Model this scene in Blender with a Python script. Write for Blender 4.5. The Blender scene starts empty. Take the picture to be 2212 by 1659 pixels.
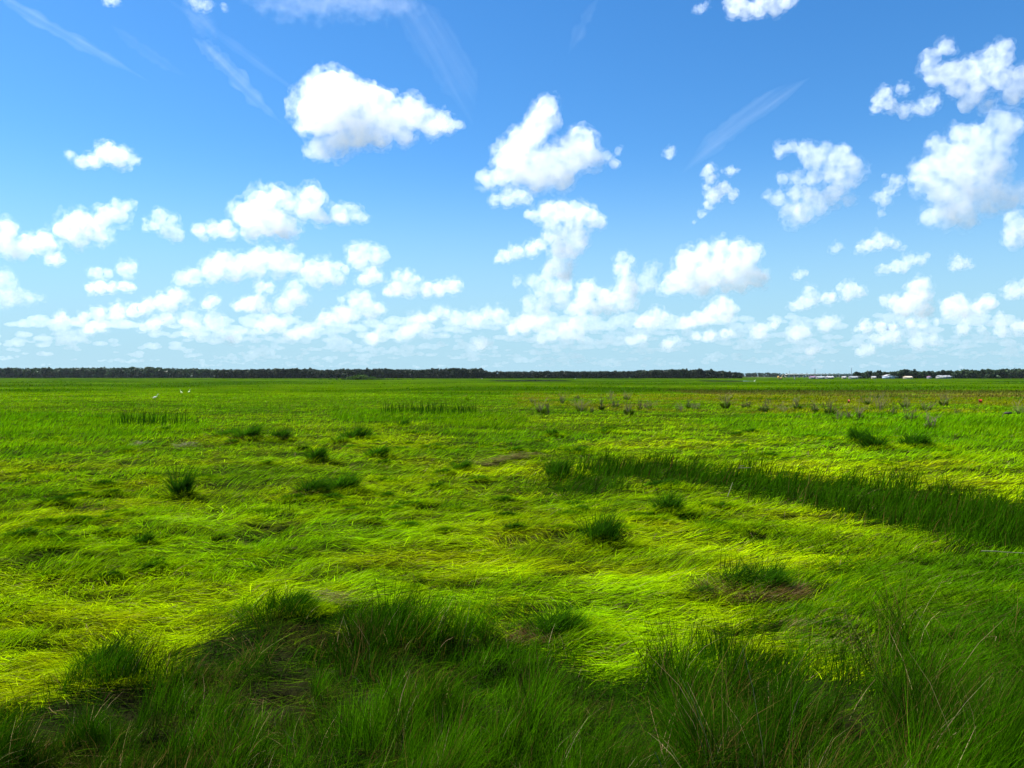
import bpy, bmesh, math, random
import numpy as np
from mathutils import Vector

# ---------------------------------------------------------------- camera, sky, sun, exposure
C = bpy.context
S = C.scene
COL = C.collection
CAM_H = 3.0
F = 1719.5            # focal length in pixels of a 2212 px wide picture
HOR = 812.0           # row of the horizon in that picture
cam = bpy.data.objects.new('camera', bpy.data.cameras.new('camera'))
COL.objects.link(cam)
S.camera = cam
cam.location = (0, 0, CAM_H)
cam.rotation_euler = (math.radians(90), 0, 0)
cam.data.sensor_width = 36
cam.data.lens = F / 2212 * 36
cam.data.shift_y = (HOR - 829.5) / 2212
cam.data.clip_start = 0.1
cam.data.clip_end = 120000

SUN_DIR = Vector((-0.48, 0.18, 0.86)).normalized()
w = bpy.data.worlds.new('World')
S.world = w
w.use_nodes = True
wn = w.node_tree
bg = wn.nodes['Background']
sky = wn.nodes.new('ShaderNodeTexSky')
sky.sky_type = 'NISHITA'
sky.sun_disc = False
sky.sun_elevation = math.asin(SUN_DIR.z)
sky.sun_rotation = math.atan2(SUN_DIR.x, SUN_DIR.y)
sky.air_density = 1.0
sky.dust_density = 0.25
sky.ozone_density = 2.5
hs = wn.nodes.new('ShaderNodeHueSaturation')
hs.inputs['Saturation'].default_value = 1.3
hs.inputs['Value'].default_value = 1.0
tint = wn.nodes.new('ShaderNodeMix')
tint.data_type = 'RGBA'
tint.blend_type = 'MULTIPLY'
tint.inputs[0].default_value = 1.0
tint.inputs[7].default_value = (.92, 1.18, 1.32, 1)
tc = wn.nodes.new('ShaderNodeTexCoord')
sx = wn.nodes.new('ShaderNodeSeparateXYZ')
mr = wn.nodes.new('ShaderNodeMapRange')
mr.interpolation_type = 'SMOOTHERSTEP'
mr.inputs['From Min'].default_value = -0.02
mr.inputs['From Max'].default_value = 0.30
mr.inputs['To Min'].default_value = 0.92
mr.inputs['To Max'].default_value = 0.0
mixh = wn.nodes.new('ShaderNodeMix')
mixh.data_type = 'RGBA'
mixh.inputs[7].default_value = (3.1, 5.2, 6.6, 1)     # pale summer air low over the marsh
wn.links.new(sky.outputs[0], hs.inputs['Color'])
wn.links.new(hs.outputs[0], tint.inputs[6])
wn.links.new(tc.outputs['Generated'], sx.inputs[0])
wn.links.new(sx.outputs[2], mr.inputs[0])
wn.links.new(mr.outputs[0], mixh.inputs[0])
wn.links.new(tint.outputs[2], mixh.inputs[6])
wn.links.new(mixh.outputs[2], bg.inputs[0])
bg.inputs[1].default_value = 0.055

sl = bpy.data.lights.new('sun', 'SUN')
sl.energy = 5.0
sl.angle = math.radians(0.53)
sl.color = (1.0, 0.96, 0.88)
so = bpy.data.objects.new('sun', sl)
COL.objects.link(so)
so.rotation_euler = SUN_DIR.to_track_quat('Z', 'Y').to_euler()

S.view_settings.view_transform = 'Standard'
S.view_settings.look = 'None'
S.view_settings.exposure = 1.3
S.view_settings.gamma = 1.0
S.cycles.use_denoising = True
S.cycles.max_bounces = 20
S.cycles.volume_bounces = 16
S.cycles.diffuse_bounces = 4
S.cycles.transmission_bounces = 4
S.cycles.glossy_bounces = 3

random.seed(11)
RNG = np.random.default_rng(11)

# ---------------------------------------------------------------- helpers
def tag(o, label=None, cat=None, group=None, kind=None):
    if label: o['label'] = label
    if cat: o['category'] = cat
    if group: o['group'] = group
    if kind: o['kind'] = kind
    return o

def link(name, me, material=None, parent=None):
    o = bpy.data.objects.new(name, me)
    COL.objects.link(o)
    if material: me.materials.append(material)
    if parent: o.parent = parent
    return o

def empty(name, loc, rz=0.0):
    o = bpy.data.objects.new(name, None)
    o.empty_display_size = 0.2
    COL.objects.link(o)
    o.location = loc
    o.rotation_euler = (0, 0, rz)
    return o

def mesh_np(name, V, Q, col=None, smooth=False):
    """V (n,3) float, Q (m,k) int faces, col (n,4)"""
    V = np.ascontiguousarray(V, dtype=np.float32)
    Q = np.ascontiguousarray(Q, dtype=np.int32)
    me = bpy.data.meshes.new(name)
    m, k = Q.shape
    me.vertices.add(len(V)); me.vertices.foreach_set('co', V.ravel())
    me.loops.add(m * k); me.loops.foreach_set('vertex_index', Q.ravel())
    me.polygons.add(m); me.polygons.foreach_set('loop_start', np.arange(0, m * k, k, dtype=np.int32))
    if smooth:
        me.polygons.foreach_set('use_smooth', np.ones(m, dtype=bool))
    me.update(calc_edges=True)
    if col is not None:
        a = me.attributes.new('Col', 'FLOAT_COLOR', 'POINT')
        c = np.ones((len(V), 4), dtype=np.float32); c[:, :col.shape[1]] = col
        a.data.foreach_set('color', c.ravel())
    return me

def ico(sub):
    b = bmesh.new(); bmesh.ops.create_icosphere(b, subdivisions=sub, radius=1)
    V = np.array([v.co[:] for v in b.verts]); Fc = np.array([[v.index for v in f.verts] for f in b.faces]); b.free()
    return V, Fc
ICO1, ICO2 = ico(1), ico(2)

def join(parts):
    n = 0; Vs = []; Fs = []
    for V, Fc in parts:
        Vs.append(V); Fs.append(np.asarray(Fc) + n); n += len(V)
    return np.concatenate(Vs), np.concatenate(Fs)

def tube(P, R, sides=6, cap=True):
    """quad tube through points P with radii R"""
    P = np.asarray(P, float); n = len(P)
    T = np.gradient(P, axis=0); T /= np.linalg.norm(T, axis=1)[:, None] + 1e-9
    ref = np.array((0.31, 0.17, 0.93)) if abs(T[0, 2]) < 0.9 else np.array((1.0, 0.13, 0.0))
    A = np.cross(T, ref); A /= np.linalg.norm(A, axis=1)[:, None] + 1e-9
    B = np.cross(T, A)
    ang = np.arange(sides) / sides * 2 * math.pi
    V = P[:, None, :] + np.asarray(R, float)[:, None, None] * (A[:, None, :] * np.cos(ang)[None, :, None] + B[:, None, :] * np.sin(ang)[None, :, None])
    V = V.reshape(-1, 3); Q = []
    for i in range(n - 1):
        for j in range(sides):
            k = (j + 1) % sides
            Q.append((i * sides + j, i * sides + k, (i + 1) * sides + k, (i + 1) * sides + j))
    return V, np.array(Q)

def box(x0, x1, y0, y1, z0, z1):
    V = np.array([(x, y, z) for z in (z0, z1) for y in (y0, y1) for x in (x0, x1)], float)
    Q = np.array([(0, 2, 3, 1), (4, 5, 7, 6), (0, 1, 5, 4), (2, 6, 7, 3), (0, 4, 6, 2), (1, 3, 7, 5)])
    return V, Q

def hash2(ix, iy, seed):
    h = (ix.astype(np.int64) * 374761393 + iy.astype(np.int64) * 668265263 + seed * 974634777) & 0xffffffff
    h = ((h ^ (h >> 13)) * 1274126177) & 0xffffffff
    h = ((h ^ (h >> 16)) * 2246822519) & 0xffffffff
    return ((h ^ (h >> 15)) & 0xffffff) / float(0xffffff)

def noise(x, y, seed=0):
    x = np.asarray(x, float); y = np.asarray(y, float)
    ix = np.floor(x); iy = np.floor(y); fx = x - ix; fy = y - iy
    fx = fx * fx * fx * (fx * (fx * 6 - 15) + 10); fy = fy * fy * fy * (fy * (fy * 6 - 15) + 10)
    a = hash2(ix, iy, seed); b = hash2(ix + 1, iy, seed); c = hash2(ix, iy + 1, seed); d = hash2(ix + 1, iy + 1, seed)
    return a + (b - a) * fx + (c - a) * fy + (a - b - c + d) * fx * fy

def fbm(x, y, seed=0, oct=3):
    s = 0; amp = 1; t = 0
    for i in range(oct):
        s = s + amp * noise(x * 2 ** i + 17.3 * i, y * 2 ** i - 9.1 * i, seed + i); t += amp; amp *= .5
    return s / t

def sstep(a, b, x):
    t = np.clip((x - a) / (b - a), 0, 1); return t * t * (3 - 2 * t)

def gx(u, Y): return (u - 1106) / F * Y                       # world X of picture column u at depth Y
def depth(v, h=0.0): return F * (CAM_H - h) / (v - HOR)       # depth of something h above the marsh seen at row v
def on_ground(u, v):
    Y = depth(v); return gx(u, Y), Y

def inpoly(u, v, poly):
    r = np.zeros(u.shape, bool); n = len(poly)
    for i in range(n):
        x0, y0 = poly[i]; x1, y1 = poly[(i + 1) % n]
        if y0 == y1: continue
        r ^= ((y0 > v) != (y1 > v)) & (u < (x1 - x0) * (v - y0) / (y1 - y0) + x0)
    return r

# ---------------------------------------------------------------- materials
def new_mat(name):
    m = bpy.data.materials.new(name); m.use_nodes = True
    return m, m.node_tree, m.node_tree.nodes['Principled BSDF']

def plain(name, c, rough=0.7, var=0.25, scale=3.0, metal=0.0):
    m, n, b = new_mat(name)
    t = n.nodes.new('ShaderNodeTexNoise'); t.inputs['Scale'].default_value = scale; t.inputs['Detail'].default_value = 4
    tcx = n.nodes.new('ShaderNodeTexCoord'); n.links.new(tcx.outputs['Object'], t.inputs['Vector'])
    r = n.nodes.new('ShaderNodeValToRGB'); r.color_ramp.elements[0].position = .3; r.color_ramp.elements[1].position = .7
    r.color_ramp.elements[0].color = (*[x * (1 - var) for x in c], 1); r.color_ramp.elements[1].color = (*[min(1, x * (1 + var)) for x in c], 1)
    n.links.new(t.outputs['Fac'], r.inputs[0]); n.links.new(r.outputs[0], b.inputs['Base Color'])
    b.inputs['Roughness'].default_value = rough; b.inputs['Metallic'].default_value = metal
    return m

def leafy(name, trans=0.3, spec=0.25, rough=0.55):
    """blades and leaves: colour of each blade comes with it, light passes through"""
    m, n, b = new_mat(name)
    a = n.nodes.new('ShaderNodeAttribute'); a.attribute_name = 'Col'
    n.links.new(a.outputs['Color'], b.inputs['Base Color'])
    b.inputs['Roughness'].default_value = rough
    b.inputs['Specular IOR Level'].default_value = spec
    t = n.nodes.new('ShaderNodeBsdfTranslucent')
    g = n.nodes.new('ShaderNodeMix'); g.data_type = 'RGBA'; g.blend_type = 'MULTIPLY'; g.inputs[0].default_value = 1
    g.inputs[7].default_value = (1.25, 1.25, 0.9, 1)
    n.links.new(a.outputs['Color'], g.inputs[6]); n.links.new(g.outputs[2], t.inputs['Color'])
    x = n.nodes.new('ShaderNodeMixShader'); x.inputs[0].default_value = trans
    n.links.new(b.outputs[0], x.inputs[1]); n.links.new(t.outputs[0], x.inputs[2])
    n.links.new(x.outputs[0], n.nodes['Material Output'].inputs['Surface'])
    return m

M_BLADE = leafy('grass_blades', trans=.34, spec=.0, rough=1.0)
M_LEAF = leafy('tree_leaves', trans=.2, spec=.08)

def ground_mat():
    m, n, b = new_mat('marsh_thatch')
    a = n.nodes.new('ShaderNodeAttribute'); a.attribute_name = 'Col'
    tcx = n.nodes.new('ShaderNodeTexCoord')
    mp = n.nodes.new('ShaderNodeMapping'); mp.inputs['Scale'].default_value = (0.35, 1.0, 1)
    n.links.new(tcx.outputs['Object'], mp.inputs['Vector'])
    t = n.nodes.new('ShaderNodeTexNoise'); t.inputs['Scale'].default_value = .6; t.inputs['Detail'].default_value = 9; t.inputs['Roughness'].default_value = .72
    n.links.new(mp.outputs[0], t.inputs['Vector'])
    r = n.nodes.new('ShaderNodeMapRange'); r.inputs['From Min'].default_value = .3; r.inputs['From Max'].default_value = .7
    r.inputs['To Min'].default_value = .55; r.inputs['To Max'].default_value = 1.4
    n.links.new(t.outputs['Fac'], r.inputs[0])
    g = n.nodes.new('ShaderNodeVectorMath'); g.operation = 'SCALE'
    n.links.new(a.outputs['Color'], g.inputs[0]); n.links.new(r.outputs[0], g.inputs['Scale'])
    n.links.new(g.outputs[0], b.inputs['Base Color'])
    b.inputs['Roughness'].default_value = 1.0; b.inputs['Specular IOR Level'].default_value = 0.0
    bp = n.nodes.new('ShaderNodeBump'); bp.inputs['Strength'].default_value = .6; bp.inputs['Distance'].default_value = .15
    n.links.new(t.outputs['Fac'], bp.inputs['Height']); n.links.new(bp.outputs[0], b.inputs['Normal'])
    return m

# ---------------------------------------------------------------- how the marsh is laid out
A_BANK = [(-500, 1640), (-200, 1560), (0, 1520), (180, 1480), (300, 1437), (420, 1384), (560, 1342), (650, 1315), (760, 1338), (870, 1338), (960, 1350),
          (1080, 1371), (1230, 1426), (1290, 1459), (1400, 1453), (1560, 1420), (1700, 1440), (1850, 1452), (1970, 1440), (2100, 1440), (2300, 1400),
          (2800, 1350), (4000, 2600), (-2000, 2600)]
B_RIDGE = [(1160, 1062), (1200, 1038), (1290, 1007), (1400, 991), (1500, 1007), (1600, 1024), (1750, 1036), (1900, 1053), (2050, 1064), (2300, 1090), (2800, 1130),
           (2800, 1300), (2300, 1222), (2050, 1164), (1900, 1128), (1700, 1090), (1550, 1060), (1400, 1038), (1180, 1078)]
B_LOW = [(1560, 1262), (1750, 1235), (1950, 1190), (2300, 1160), (2800, 1200), (2900, 1520), (2300, 1490), (2100, 1485), (1900, 1425), (1750, 1392), (1600, 1335)]
B_EDGE = [(1480, 1110), (1700, 1130), (1900, 1175), (2300, 1250), (3000, 1300), (3000, 1560), (2250, 1540), (2150, 1300), (1950, 1215), (1700, 1180), (1500, 1150)]
B_BROWN = [(1540, 1270), (1700, 1262), (1800, 1300), (1930, 1360), (2050, 1420), (1900, 1425), (1750, 1380), (1620, 1335)]
C_LEFT = [(-600, 878), (300, 896), (430, 903), (450, 938), (300, 965), (100, 985), (-600, 1010)]
C_REED = [(720, 882), (1000, 886), (1140, 902), (1110, 928), (900, 916), (720, 908)]
C_MID = [(930, 928), (1300, 935), (1250, 968), (1000, 960)]
D_RIGHT = [(1480, 907), (1700, 888), (2300, 884), (3000, 900), (3000, 1040), (2200, 1010), (2000, 992), (1850, 962), (1600, 928)]
D_DARK = [(1830, 925), (2000, 905), (3000, 905), (3000, 985), (2100, 972), (1900, 962)]
E_BROWN = [(1100, 849), (3000, 849), (3000, 884), (1700, 894), (1500, 890), (1120, 880)]
E_DARK = [(1430, 842), (3000, 844), (3000, 860), (1900, 857), (1500, 850)]

BRIGHT = np.array((0.250, 0.375, 0.0008))
LIME = np.array((0.150, 0.335, 0.0010))
MIDG = np.array((0.056, 0.170, 0.0008))
DARK = np.array((0.015, 0.056, 0.0008))
OLIVE = np.array((0.185, 0.200, 0.0012))
BROWN = np.array((0.120, 0.080, 0.022))
UMBER = np.array((0.060, 0.042, 0.012))
STRAW = np.array((0.330, 0.250, 0.130))

def zones(X, Y, fuzz=0.0):
    """weights of the kinds of growth at a place"""
    wob = .55 + .02 * Y
    if fuzz: X = X + RNG.normal(0, fuzz, X.shape) * (1 + Y / 12); Y = np.maximum(Y + RNG.normal(0, fuzz, X.shape) * (1 + Y / 12), 1.5)
    Xp = X + (fbm(X / 1.1, Y / 1.1, 3) - .5) * 1.6 * wob
    Yp = np.maximum(Y + (fbm(X / 1.3, Y / 1.3, 7) - .5) * 1.6 * wob, 1.5)
    u = 1106 + F * Xp / Yp; v = HOR + F * CAM_H / Yp
    z = {}
    z['bank'] = inpoly(u, v, A_BANK).astype(float)
    z['ridge'] = inpoly(u, v, B_RIDGE).astype(float)
    z['low'] = inpoly(u, v, B_LOW) * sstep(.25, .5, fbm(X / 1.7, Y / 1.7, 21) + .16)
    z['edge'] = sstep(1820, 2150, u) * sstep(1130, 1200, v) * sstep(1560, 1480, v) * sstep(.25, .5, fbm(X / 1.2, Y / 1.2, 27) + .08)
    z['low'] = np.maximum(z['low'], .8 * inpoly(u, v, B_EDGE) * sstep(.3, .5, fbm(X / 1.3, Y / 1.3, 25) + .08))
    z['thatch'] = inpoly(u, v, B_BROWN) * sstep(.40, .55, fbm(X / .6, Y / .6, 23))
    z['mid'] = np.maximum.reduce([inpoly(u, v, C_LEFT) * .9, inpoly(u, v, C_MID) * .7, inpoly(u, v, D_RIGHT) * .75]) * sstep(.2, .45, fbm(X / 2.5, Y / 3.5, 31) + .08)
    z['dark'] = np.maximum(inpoly(u, v, C_REED) * .8, inpoly(u, v, D_DARK) * .7) * sstep(.25, .5, fbm(X / 2.0, Y / 4., 33) + .05)
    z['brown'] = np.maximum(inpoly(u, v, E_BROWN) * sstep(.40, .62, fbm(X / 9., Y / 7., 41) + .05), 0)
    z['umber'] = inpoly(u, v, E_DARK) * sstep(.3, .5, fbm(X / 30., Y / 8., 43) + .05)
    far = sstep(60, 110, Y)
    z['pond'] = np.maximum((u > 1040) & (u < 1250) & (v > 822.2) & (v < 829), (u > 1520) & (u < 1640) & (v > 822.8) & (v < 829)).astype(float)
    z['far'] = far * sstep(.42, .56, fbm(X / 55., Y / 34., 51, 4))
    # scattered darker wisps standing out of the flattened mat
    z['wisp'] = sstep(.63, .74, fbm(X / 1.3, Y / .9, 61, 3)) * (1 - far) * (1 - .5 * z['bank'])
    pn = fbm(X / .95, Y / .5, 87, 2) + .05 * (sstep(1150, 600, u) * sstep(1330, 1220, v) * sstep(900, 960, v))
    z['pit'] = sstep(.66, .76, pn) * (1 - far) * (1 - z['bank'])
    left = sstep(1150, 500, u) * sstep(1330, 1220, v) * sstep(960, 1050, v)
    z['wisp'] = np.maximum(z['wisp'], left * sstep(.55, .66, fbm(X / .9, Y / .8, 63, 3)))
    return z, u, v

def height(X, Y):
    """top of the combed mat above the mud"""
    n1 = fbm(X / 2.6, Y / 1.9, 71, 2) - .5
    n2 = np.abs(noise(X / 1.05 + 3, Y / .75, 75) * 2 - 1)
    n3 = np.abs(noise(X / .50 - 5, Y / .34, 77) * 2 - 1)
    n4 = noise(X / .22, Y / .15, 79) - .5
    pit = sstep(.64, .80, fbm(X / .95, Y / .5, 87, 2))
    return .17 * n1 + .085 * (n2 - .4) + .05 * (n3 - .4) + .02 * n4 - .15 * pit

def colour(X, Y, z, r):
    """base colour of the blades by kind of growth, shade painted into pits and bank; r in 0..1 picks individuals"""
    n = len(X)
    big = fbm(X / 6., Y / 5., 81); sm = fbm(X / 1.2, Y / .9, 83)
    c = BRIGHT + (LIME - BRIGHT) * sstep(.42, .68, big)[:, None] * .7
    c = c + (OLIVE - c) * (sstep(.48, .70, sm) * .5)[:, None]
    def blend(c, t, wgt): return c + (t - c) * np.clip(wgt, 0, 1)[:, None]
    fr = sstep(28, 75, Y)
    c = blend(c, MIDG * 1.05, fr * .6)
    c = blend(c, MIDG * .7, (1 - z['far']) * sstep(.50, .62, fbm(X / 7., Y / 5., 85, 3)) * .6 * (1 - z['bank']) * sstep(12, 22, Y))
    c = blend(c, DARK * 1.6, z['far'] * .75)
    c = blend(c, MIDG * .25, z['pit'] * .8)  # hollows of the mat painted darker in place of shade
    c = blend(c, MIDG, z['mid'] * .8)
    c = blend(c, OLIVE * .85, z['brown'] * .75)
    c = blend(c, UMBER * 1.1, z['umber'] * .72)
    c = blend(c, MIDG * .8, z['dark'] * .85)
    c = blend(c, MIDG * .75, z['wisp'] * .65)
    c = blend(c, MIDG * .62, z['low'] * .85)
    c = blend(c, DARK * 1.35, z['edge'] * .85)
    c = blend(c, DARK * 1.1, z['ridge'] * .88)
    c = blend(c, DARK * 1.2, z['bank'] * .85)  # foreground shade painted in on top of the bank's own deeper green
    return c

# ---------------------------------------------------------------- ground sheet, one piece out to the horizon
def build_ground():
    Ys = np.concatenate([[-60, -25, -8, 0, 1.2], np.geomspace(2.2, 70, 430), np.geomspace(72, 600, 260), np.geomspace(640, 60000, 60)])
    us = np.concatenate([np.linspace(-3.5, -.85, 50), np.linspace(-.84, .84, 430), np.linspace(.85, 3.5, 50)])
    spread = np.maximum(np.abs(Ys), 6.0)
    X = us[None, :] * spread[:, None]; Y = np.repeat(Ys[:, None], len(us), 1)
    x = X.ravel(); y = Y.ravel(); yc = np.maximum(y, 1.5)
    z, u, v = zones(x, yc)
    H = height(x, y) * sstep(400, 80, y) - .07
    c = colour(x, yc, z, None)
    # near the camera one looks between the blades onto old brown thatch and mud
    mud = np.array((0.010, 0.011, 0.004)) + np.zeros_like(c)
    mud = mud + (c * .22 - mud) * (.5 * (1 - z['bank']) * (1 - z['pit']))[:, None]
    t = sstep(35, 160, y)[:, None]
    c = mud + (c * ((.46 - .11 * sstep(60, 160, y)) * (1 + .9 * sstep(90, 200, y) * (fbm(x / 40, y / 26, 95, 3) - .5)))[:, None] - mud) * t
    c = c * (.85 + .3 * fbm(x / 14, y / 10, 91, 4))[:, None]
    # beyond the marsh: woods, fields and towns too far off to tell apart
    beyond = sstep(1500, 2600, y) * 1.0
    beyond = np.maximum(beyond, sstep(1500, 2600, np.abs(x)))
    c = c + (np.array((.085, .09, .07)) - c) * beyond[:, None]
    ny, nx = X.shape
    i = np.arange(ny - 1)[:, None] * nx + np.arange(nx - 1)[None, :]
    Q = np.stack([i, i + 1, i + nx + 1, i + nx], -1).reshape(-1, 4)
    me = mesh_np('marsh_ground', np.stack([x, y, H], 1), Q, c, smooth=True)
    tag(link('marsh_ground', me, ground_mat()), kind='structure')

build_ground()

# ---------------------------------------------------------------- blades
def blades(root, az, L, phi0, phi1, wid, col, twist=0.0, follow=None, K=4, waz=None, tipcol=None):
    """ribbons that bend from phi0 (at the root, from vertical) to phi1 (tip) towards az"""
    n = len(root)
    P = np.zeros((n, K, 3)); P[:, 0] = root
    for k in range(1, K):
        t = (k - .5) / (K - 1)
        ph = phi0 + (phi1 - phi0) * t; a = az + twist * t
        st = (L / (K - 1))[:, None]
        P[:, k] = P[:, k - 1] + st * np.stack([np.sin(ph) * np.cos(a), np.sin(ph) * np.sin(a), np.cos(ph)], 1)
    if follow is not None:
        base = height(root[:, 0], root[:, 1])
        for k in range(1, K):
            P[:, k, 2] += follow * (height(P[:, k, 0], P[:, k, 1]) - base)
    if waz is None: waz = az + math.pi / 2
    W = np.stack([np.cos(waz), np.sin(waz), np.zeros(n)], 1)
    V = np.zeros((n, K, 2, 3))
    for k in range(K):
        f = (1.0, 1.0, .8, .18)[k] if K == 4 else (1.0, .85, .2)[k]
        V[:, k, 0] = P[:, k] - W * (wid * f * .5)[:, None]; V[:, k, 1] = P[:, k] + W * (wid * f * .5)[:, None]
    b = np.arange(n)[:, None] * (2 * K)
    Q = np.concatenate([b + np.array([[2 * k, 2 * k + 1, 2 * k + 3, 2 * k + 2]]) for k in range(K - 1)], 0)
    cc = np.repeat(col[:, None, :], 2 * K, 1)
    if tipcol is not None:
        tt = (np.repeat(np.arange(K), 2) / (K - 1))[None, :, None]
        cc = cc + (tipcol[:, None, :] - cc) * tt
    return V.reshape(-1, 3), Q, cc.reshape(-1, 3)

def sample_rows(n, v0, v1, dens, margin=260):
    """roots spread so that every part of the marsh is covered evenly as seen from the boardwalk"""
    v = np.linspace(v0, v1, 4000); p = dens(depth(v)); cdf = np.cumsum(p); cdf /= cdf[-1]
    vv = np.interp(RNG.random(n), cdf, v); uu = RNG.uniform(-margin, 2212 + margin, n)
    Y = depth(vv); return gx(uu, Y), Y

def flow(X, Y):
    return -.08 + (fbm(X / 2.6, Y / 1.9, 101, 3) - .5) * 1.7 + (fbm(X / .7, Y / .5, 103, 2) - .5) * 1.15

def jit(c, s=.22):
    n = len(c)
    return np.clip(c * (1 + RNG.normal(0, s, n))[:, None] * (1 + RNG.normal(0, .06, (n, 3))), .0004, .7)

def put(name, bl, label, cat):
    V = []; Q = []; Cc = []; n = 0
    for v, q, c in bl:
        V.append(v); Q.append(q + n); Cc.append(c); n += len(v)
    o = link(name, mesh_np(name, np.concatenate(V), np.concatenate(Q), np.concatenate(Cc)), M_BLADE)
    return tag(o, label, cat, kind='stuff')

PX = 1 / 796.0          # one picture pixel at one metre
def width(Y, k=.62, lo=.0042): return np.maximum(lo, k * PX * Y)

# 1. flattened mat, combed by wind and tide
def mat_grass(n):
    X, Y = sample_rows(n, HOR + 38, 1680, lambda Y: Y ** .9)
    z, u, v = zones(X, Y, .10)
    keep = (RNG.random(n) > np.maximum(z['bank'] * .93, z['ridge'] * .72)) & (RNG.random(n) > .55 * z['pit']) & (RNG.random(n) > z['thatch'] * .6)
    X, Y = X[keep], Y[keep]; z = {k: q[keep] for k, q in z.items()}; n = len(X)
    c = jit(colour(X, Y, z, None), .40)
    old = RNG.random(n) < .05 + .12 * z['brown'] + .35 * z['thatch']; c[old] = jit(np.repeat((STRAW * .32 + BROWN * .4)[None], old.sum(), 0), .35)
    up = np.clip(z['wisp'] * .55 + z['mid'] * .5 + z['dark'] * .6 + z['low'] * .30 + z['umber'] * .4 + .06 * RNG.random(n), 0, 1); up[old] *= .25
    az = flow(X, Y) + RNG.normal(0, .26, n); st = RNG.random(n) < .09; az[st] += RNG.normal(0, 1.3, st.sum())
    L = RNG.uniform(.10, .34, n) * (1 + .006 * Y)
    phi0 = np.radians(RNG.uniform(60, 88, n)) * (1 - up * .7)
    phi1 = np.radians(RNG.uniform(87, 99, n)) * (1 - up * .45)
    zr = height(X, Y) - RNG.uniform(0, .08, n)
    return blades(np.stack([X, Y, zr], 1), az, L, phi0, phi1, width(Y, .48, .003) * RNG.uniform(.5, 1.6, n), c, twist=RNG.normal(.15, .35, n), follow=1.0,
                  waz=az + math.pi / 2 + RNG.normal(0, .3, n))
put('flattened_grass', [mat_grass(540000)], 'bright yellow-green cordgrass flattened into a combed mat across the open marsh', 'grass')

# 2. tall grass of the bank in front
def bank_grass(n):
    X, Y = sample_rows(n, 1300, 2150, lambda Y: Y ** 1.0, 420)
    z, u, v = zones(X, Y, .14)
    patch = fbm(X / .55, Y / .55, 111, 3); bald = sstep(.56, .64, fbm(X / .55, Y / .6, 113, 2))
    keep = (RNG.random(n) < z['bank']) & (RNG.random(n) > bald * .93) & (RNG.random(n) < .45 + .75 * sstep(.36, .58, patch))
    X, Y, patch = X[keep], Y[keep], patch[keep]; n = len(X); u = u[keep]
    right = sstep(700, 1500, u)
    tall = sstep(.35, .65, patch); cl_ = fbm(X / .5, Y / .5, 141, 2); bump = .30 * (sstep(.25, .75, cl_) - .45)
    L = (.17 + .34 * tall * (.45 + .55 * right) + .14 * right) * RNG.uniform(.6, 1.3, n) * (.55 + .8 * sstep(.3, .7, cl_))
    sp = RNG.random(n) < .02; L[sp] *= 1.35
    lime = sstep(.50, .64, fbm(X / 1.3, Y / 1.0, 115, 3))
    c = DARK * .65 + (MIDG * .66 - DARK * .65) * (RNG.random(n) * .42 + lime * .7)[:, None]
    c = jit(c * (.30 + 1.45 * fbm(X / .42, Y / .42, 127, 2))[:, None], .32)  # patchy tones put lit clumps and black gaps into the blade colour
    dead = RNG.random(n) < .04 + .14 * sstep(.55, .68, fbm(X / .9, Y / .8, 117, 2)); c[dead] = jit(np.repeat((BROWN * .8)[None], dead.sum(), 0), .35)
    pale = RNG.random(n) < .012; c[pale] = jit(np.repeat((STRAW * .9)[None], pale.sum(), 0), .2)
    az = .3 + (fbm(X / .8, Y / .8, 119) - .5) * 7 + RNG.normal(0, .9, n)
    lean = fbm(X / .9, Y / .9, 121, 2)
    phi0 = np.radians(RNG.uniform(2, 26, n) + 30 * sstep(.5, .75, lean)); phi1 = np.radians(RNG.uniform(18, 70, n) + 35 * sstep(.45, .7, lean))
    return blades(np.stack([X, Y, height(X, Y) - .06 + np.maximum(bump, -.06)], 1), az, L, phi0, phi1, width(Y, .42, .003) * RNG.uniform(.7, 1.35, n), c, twist=RNG.normal(0, .4, n),
                  waz=RNG.uniform(0, 6.28, n))
def bank_thatch(n):
    X, Y = sample_rows(n, 1300, 2150, lambda Y: Y ** 1.0, 420)
    z, u, v = zones(X, Y, .14); keep = RNG.random(n) < z['bank'] * (1 - .7 * sstep(.57, .64, fbm(X / .55, Y / .6, 113, 2))); X, Y = X[keep], Y[keep]; n = len(X)
    t = sstep(.42, .62, fbm(X / .8, Y / .7, 117, 2))[:, None]
    c = jit(DARK * .7 + (BROWN * .30 - DARK * .7) * t * .6, .4)
    az = RNG.uniform(0, 6.28, n)
    return blades(np.stack([X, Y, height(X, Y) - .04], 1), az, RNG.uniform(.15, .4, n), np.radians(RNG.uniform(40, 75, n)), np.radians(RNG.uniform(85, 115, n)),
                  width(Y, .5), c, twist=RNG.normal(0, .8, n))
put('bank_grass', [bank_grass(270000), bank_thatch(80000)], 'tall dark green marsh grass with brown gaps filling the foreground', 'grass')

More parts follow.
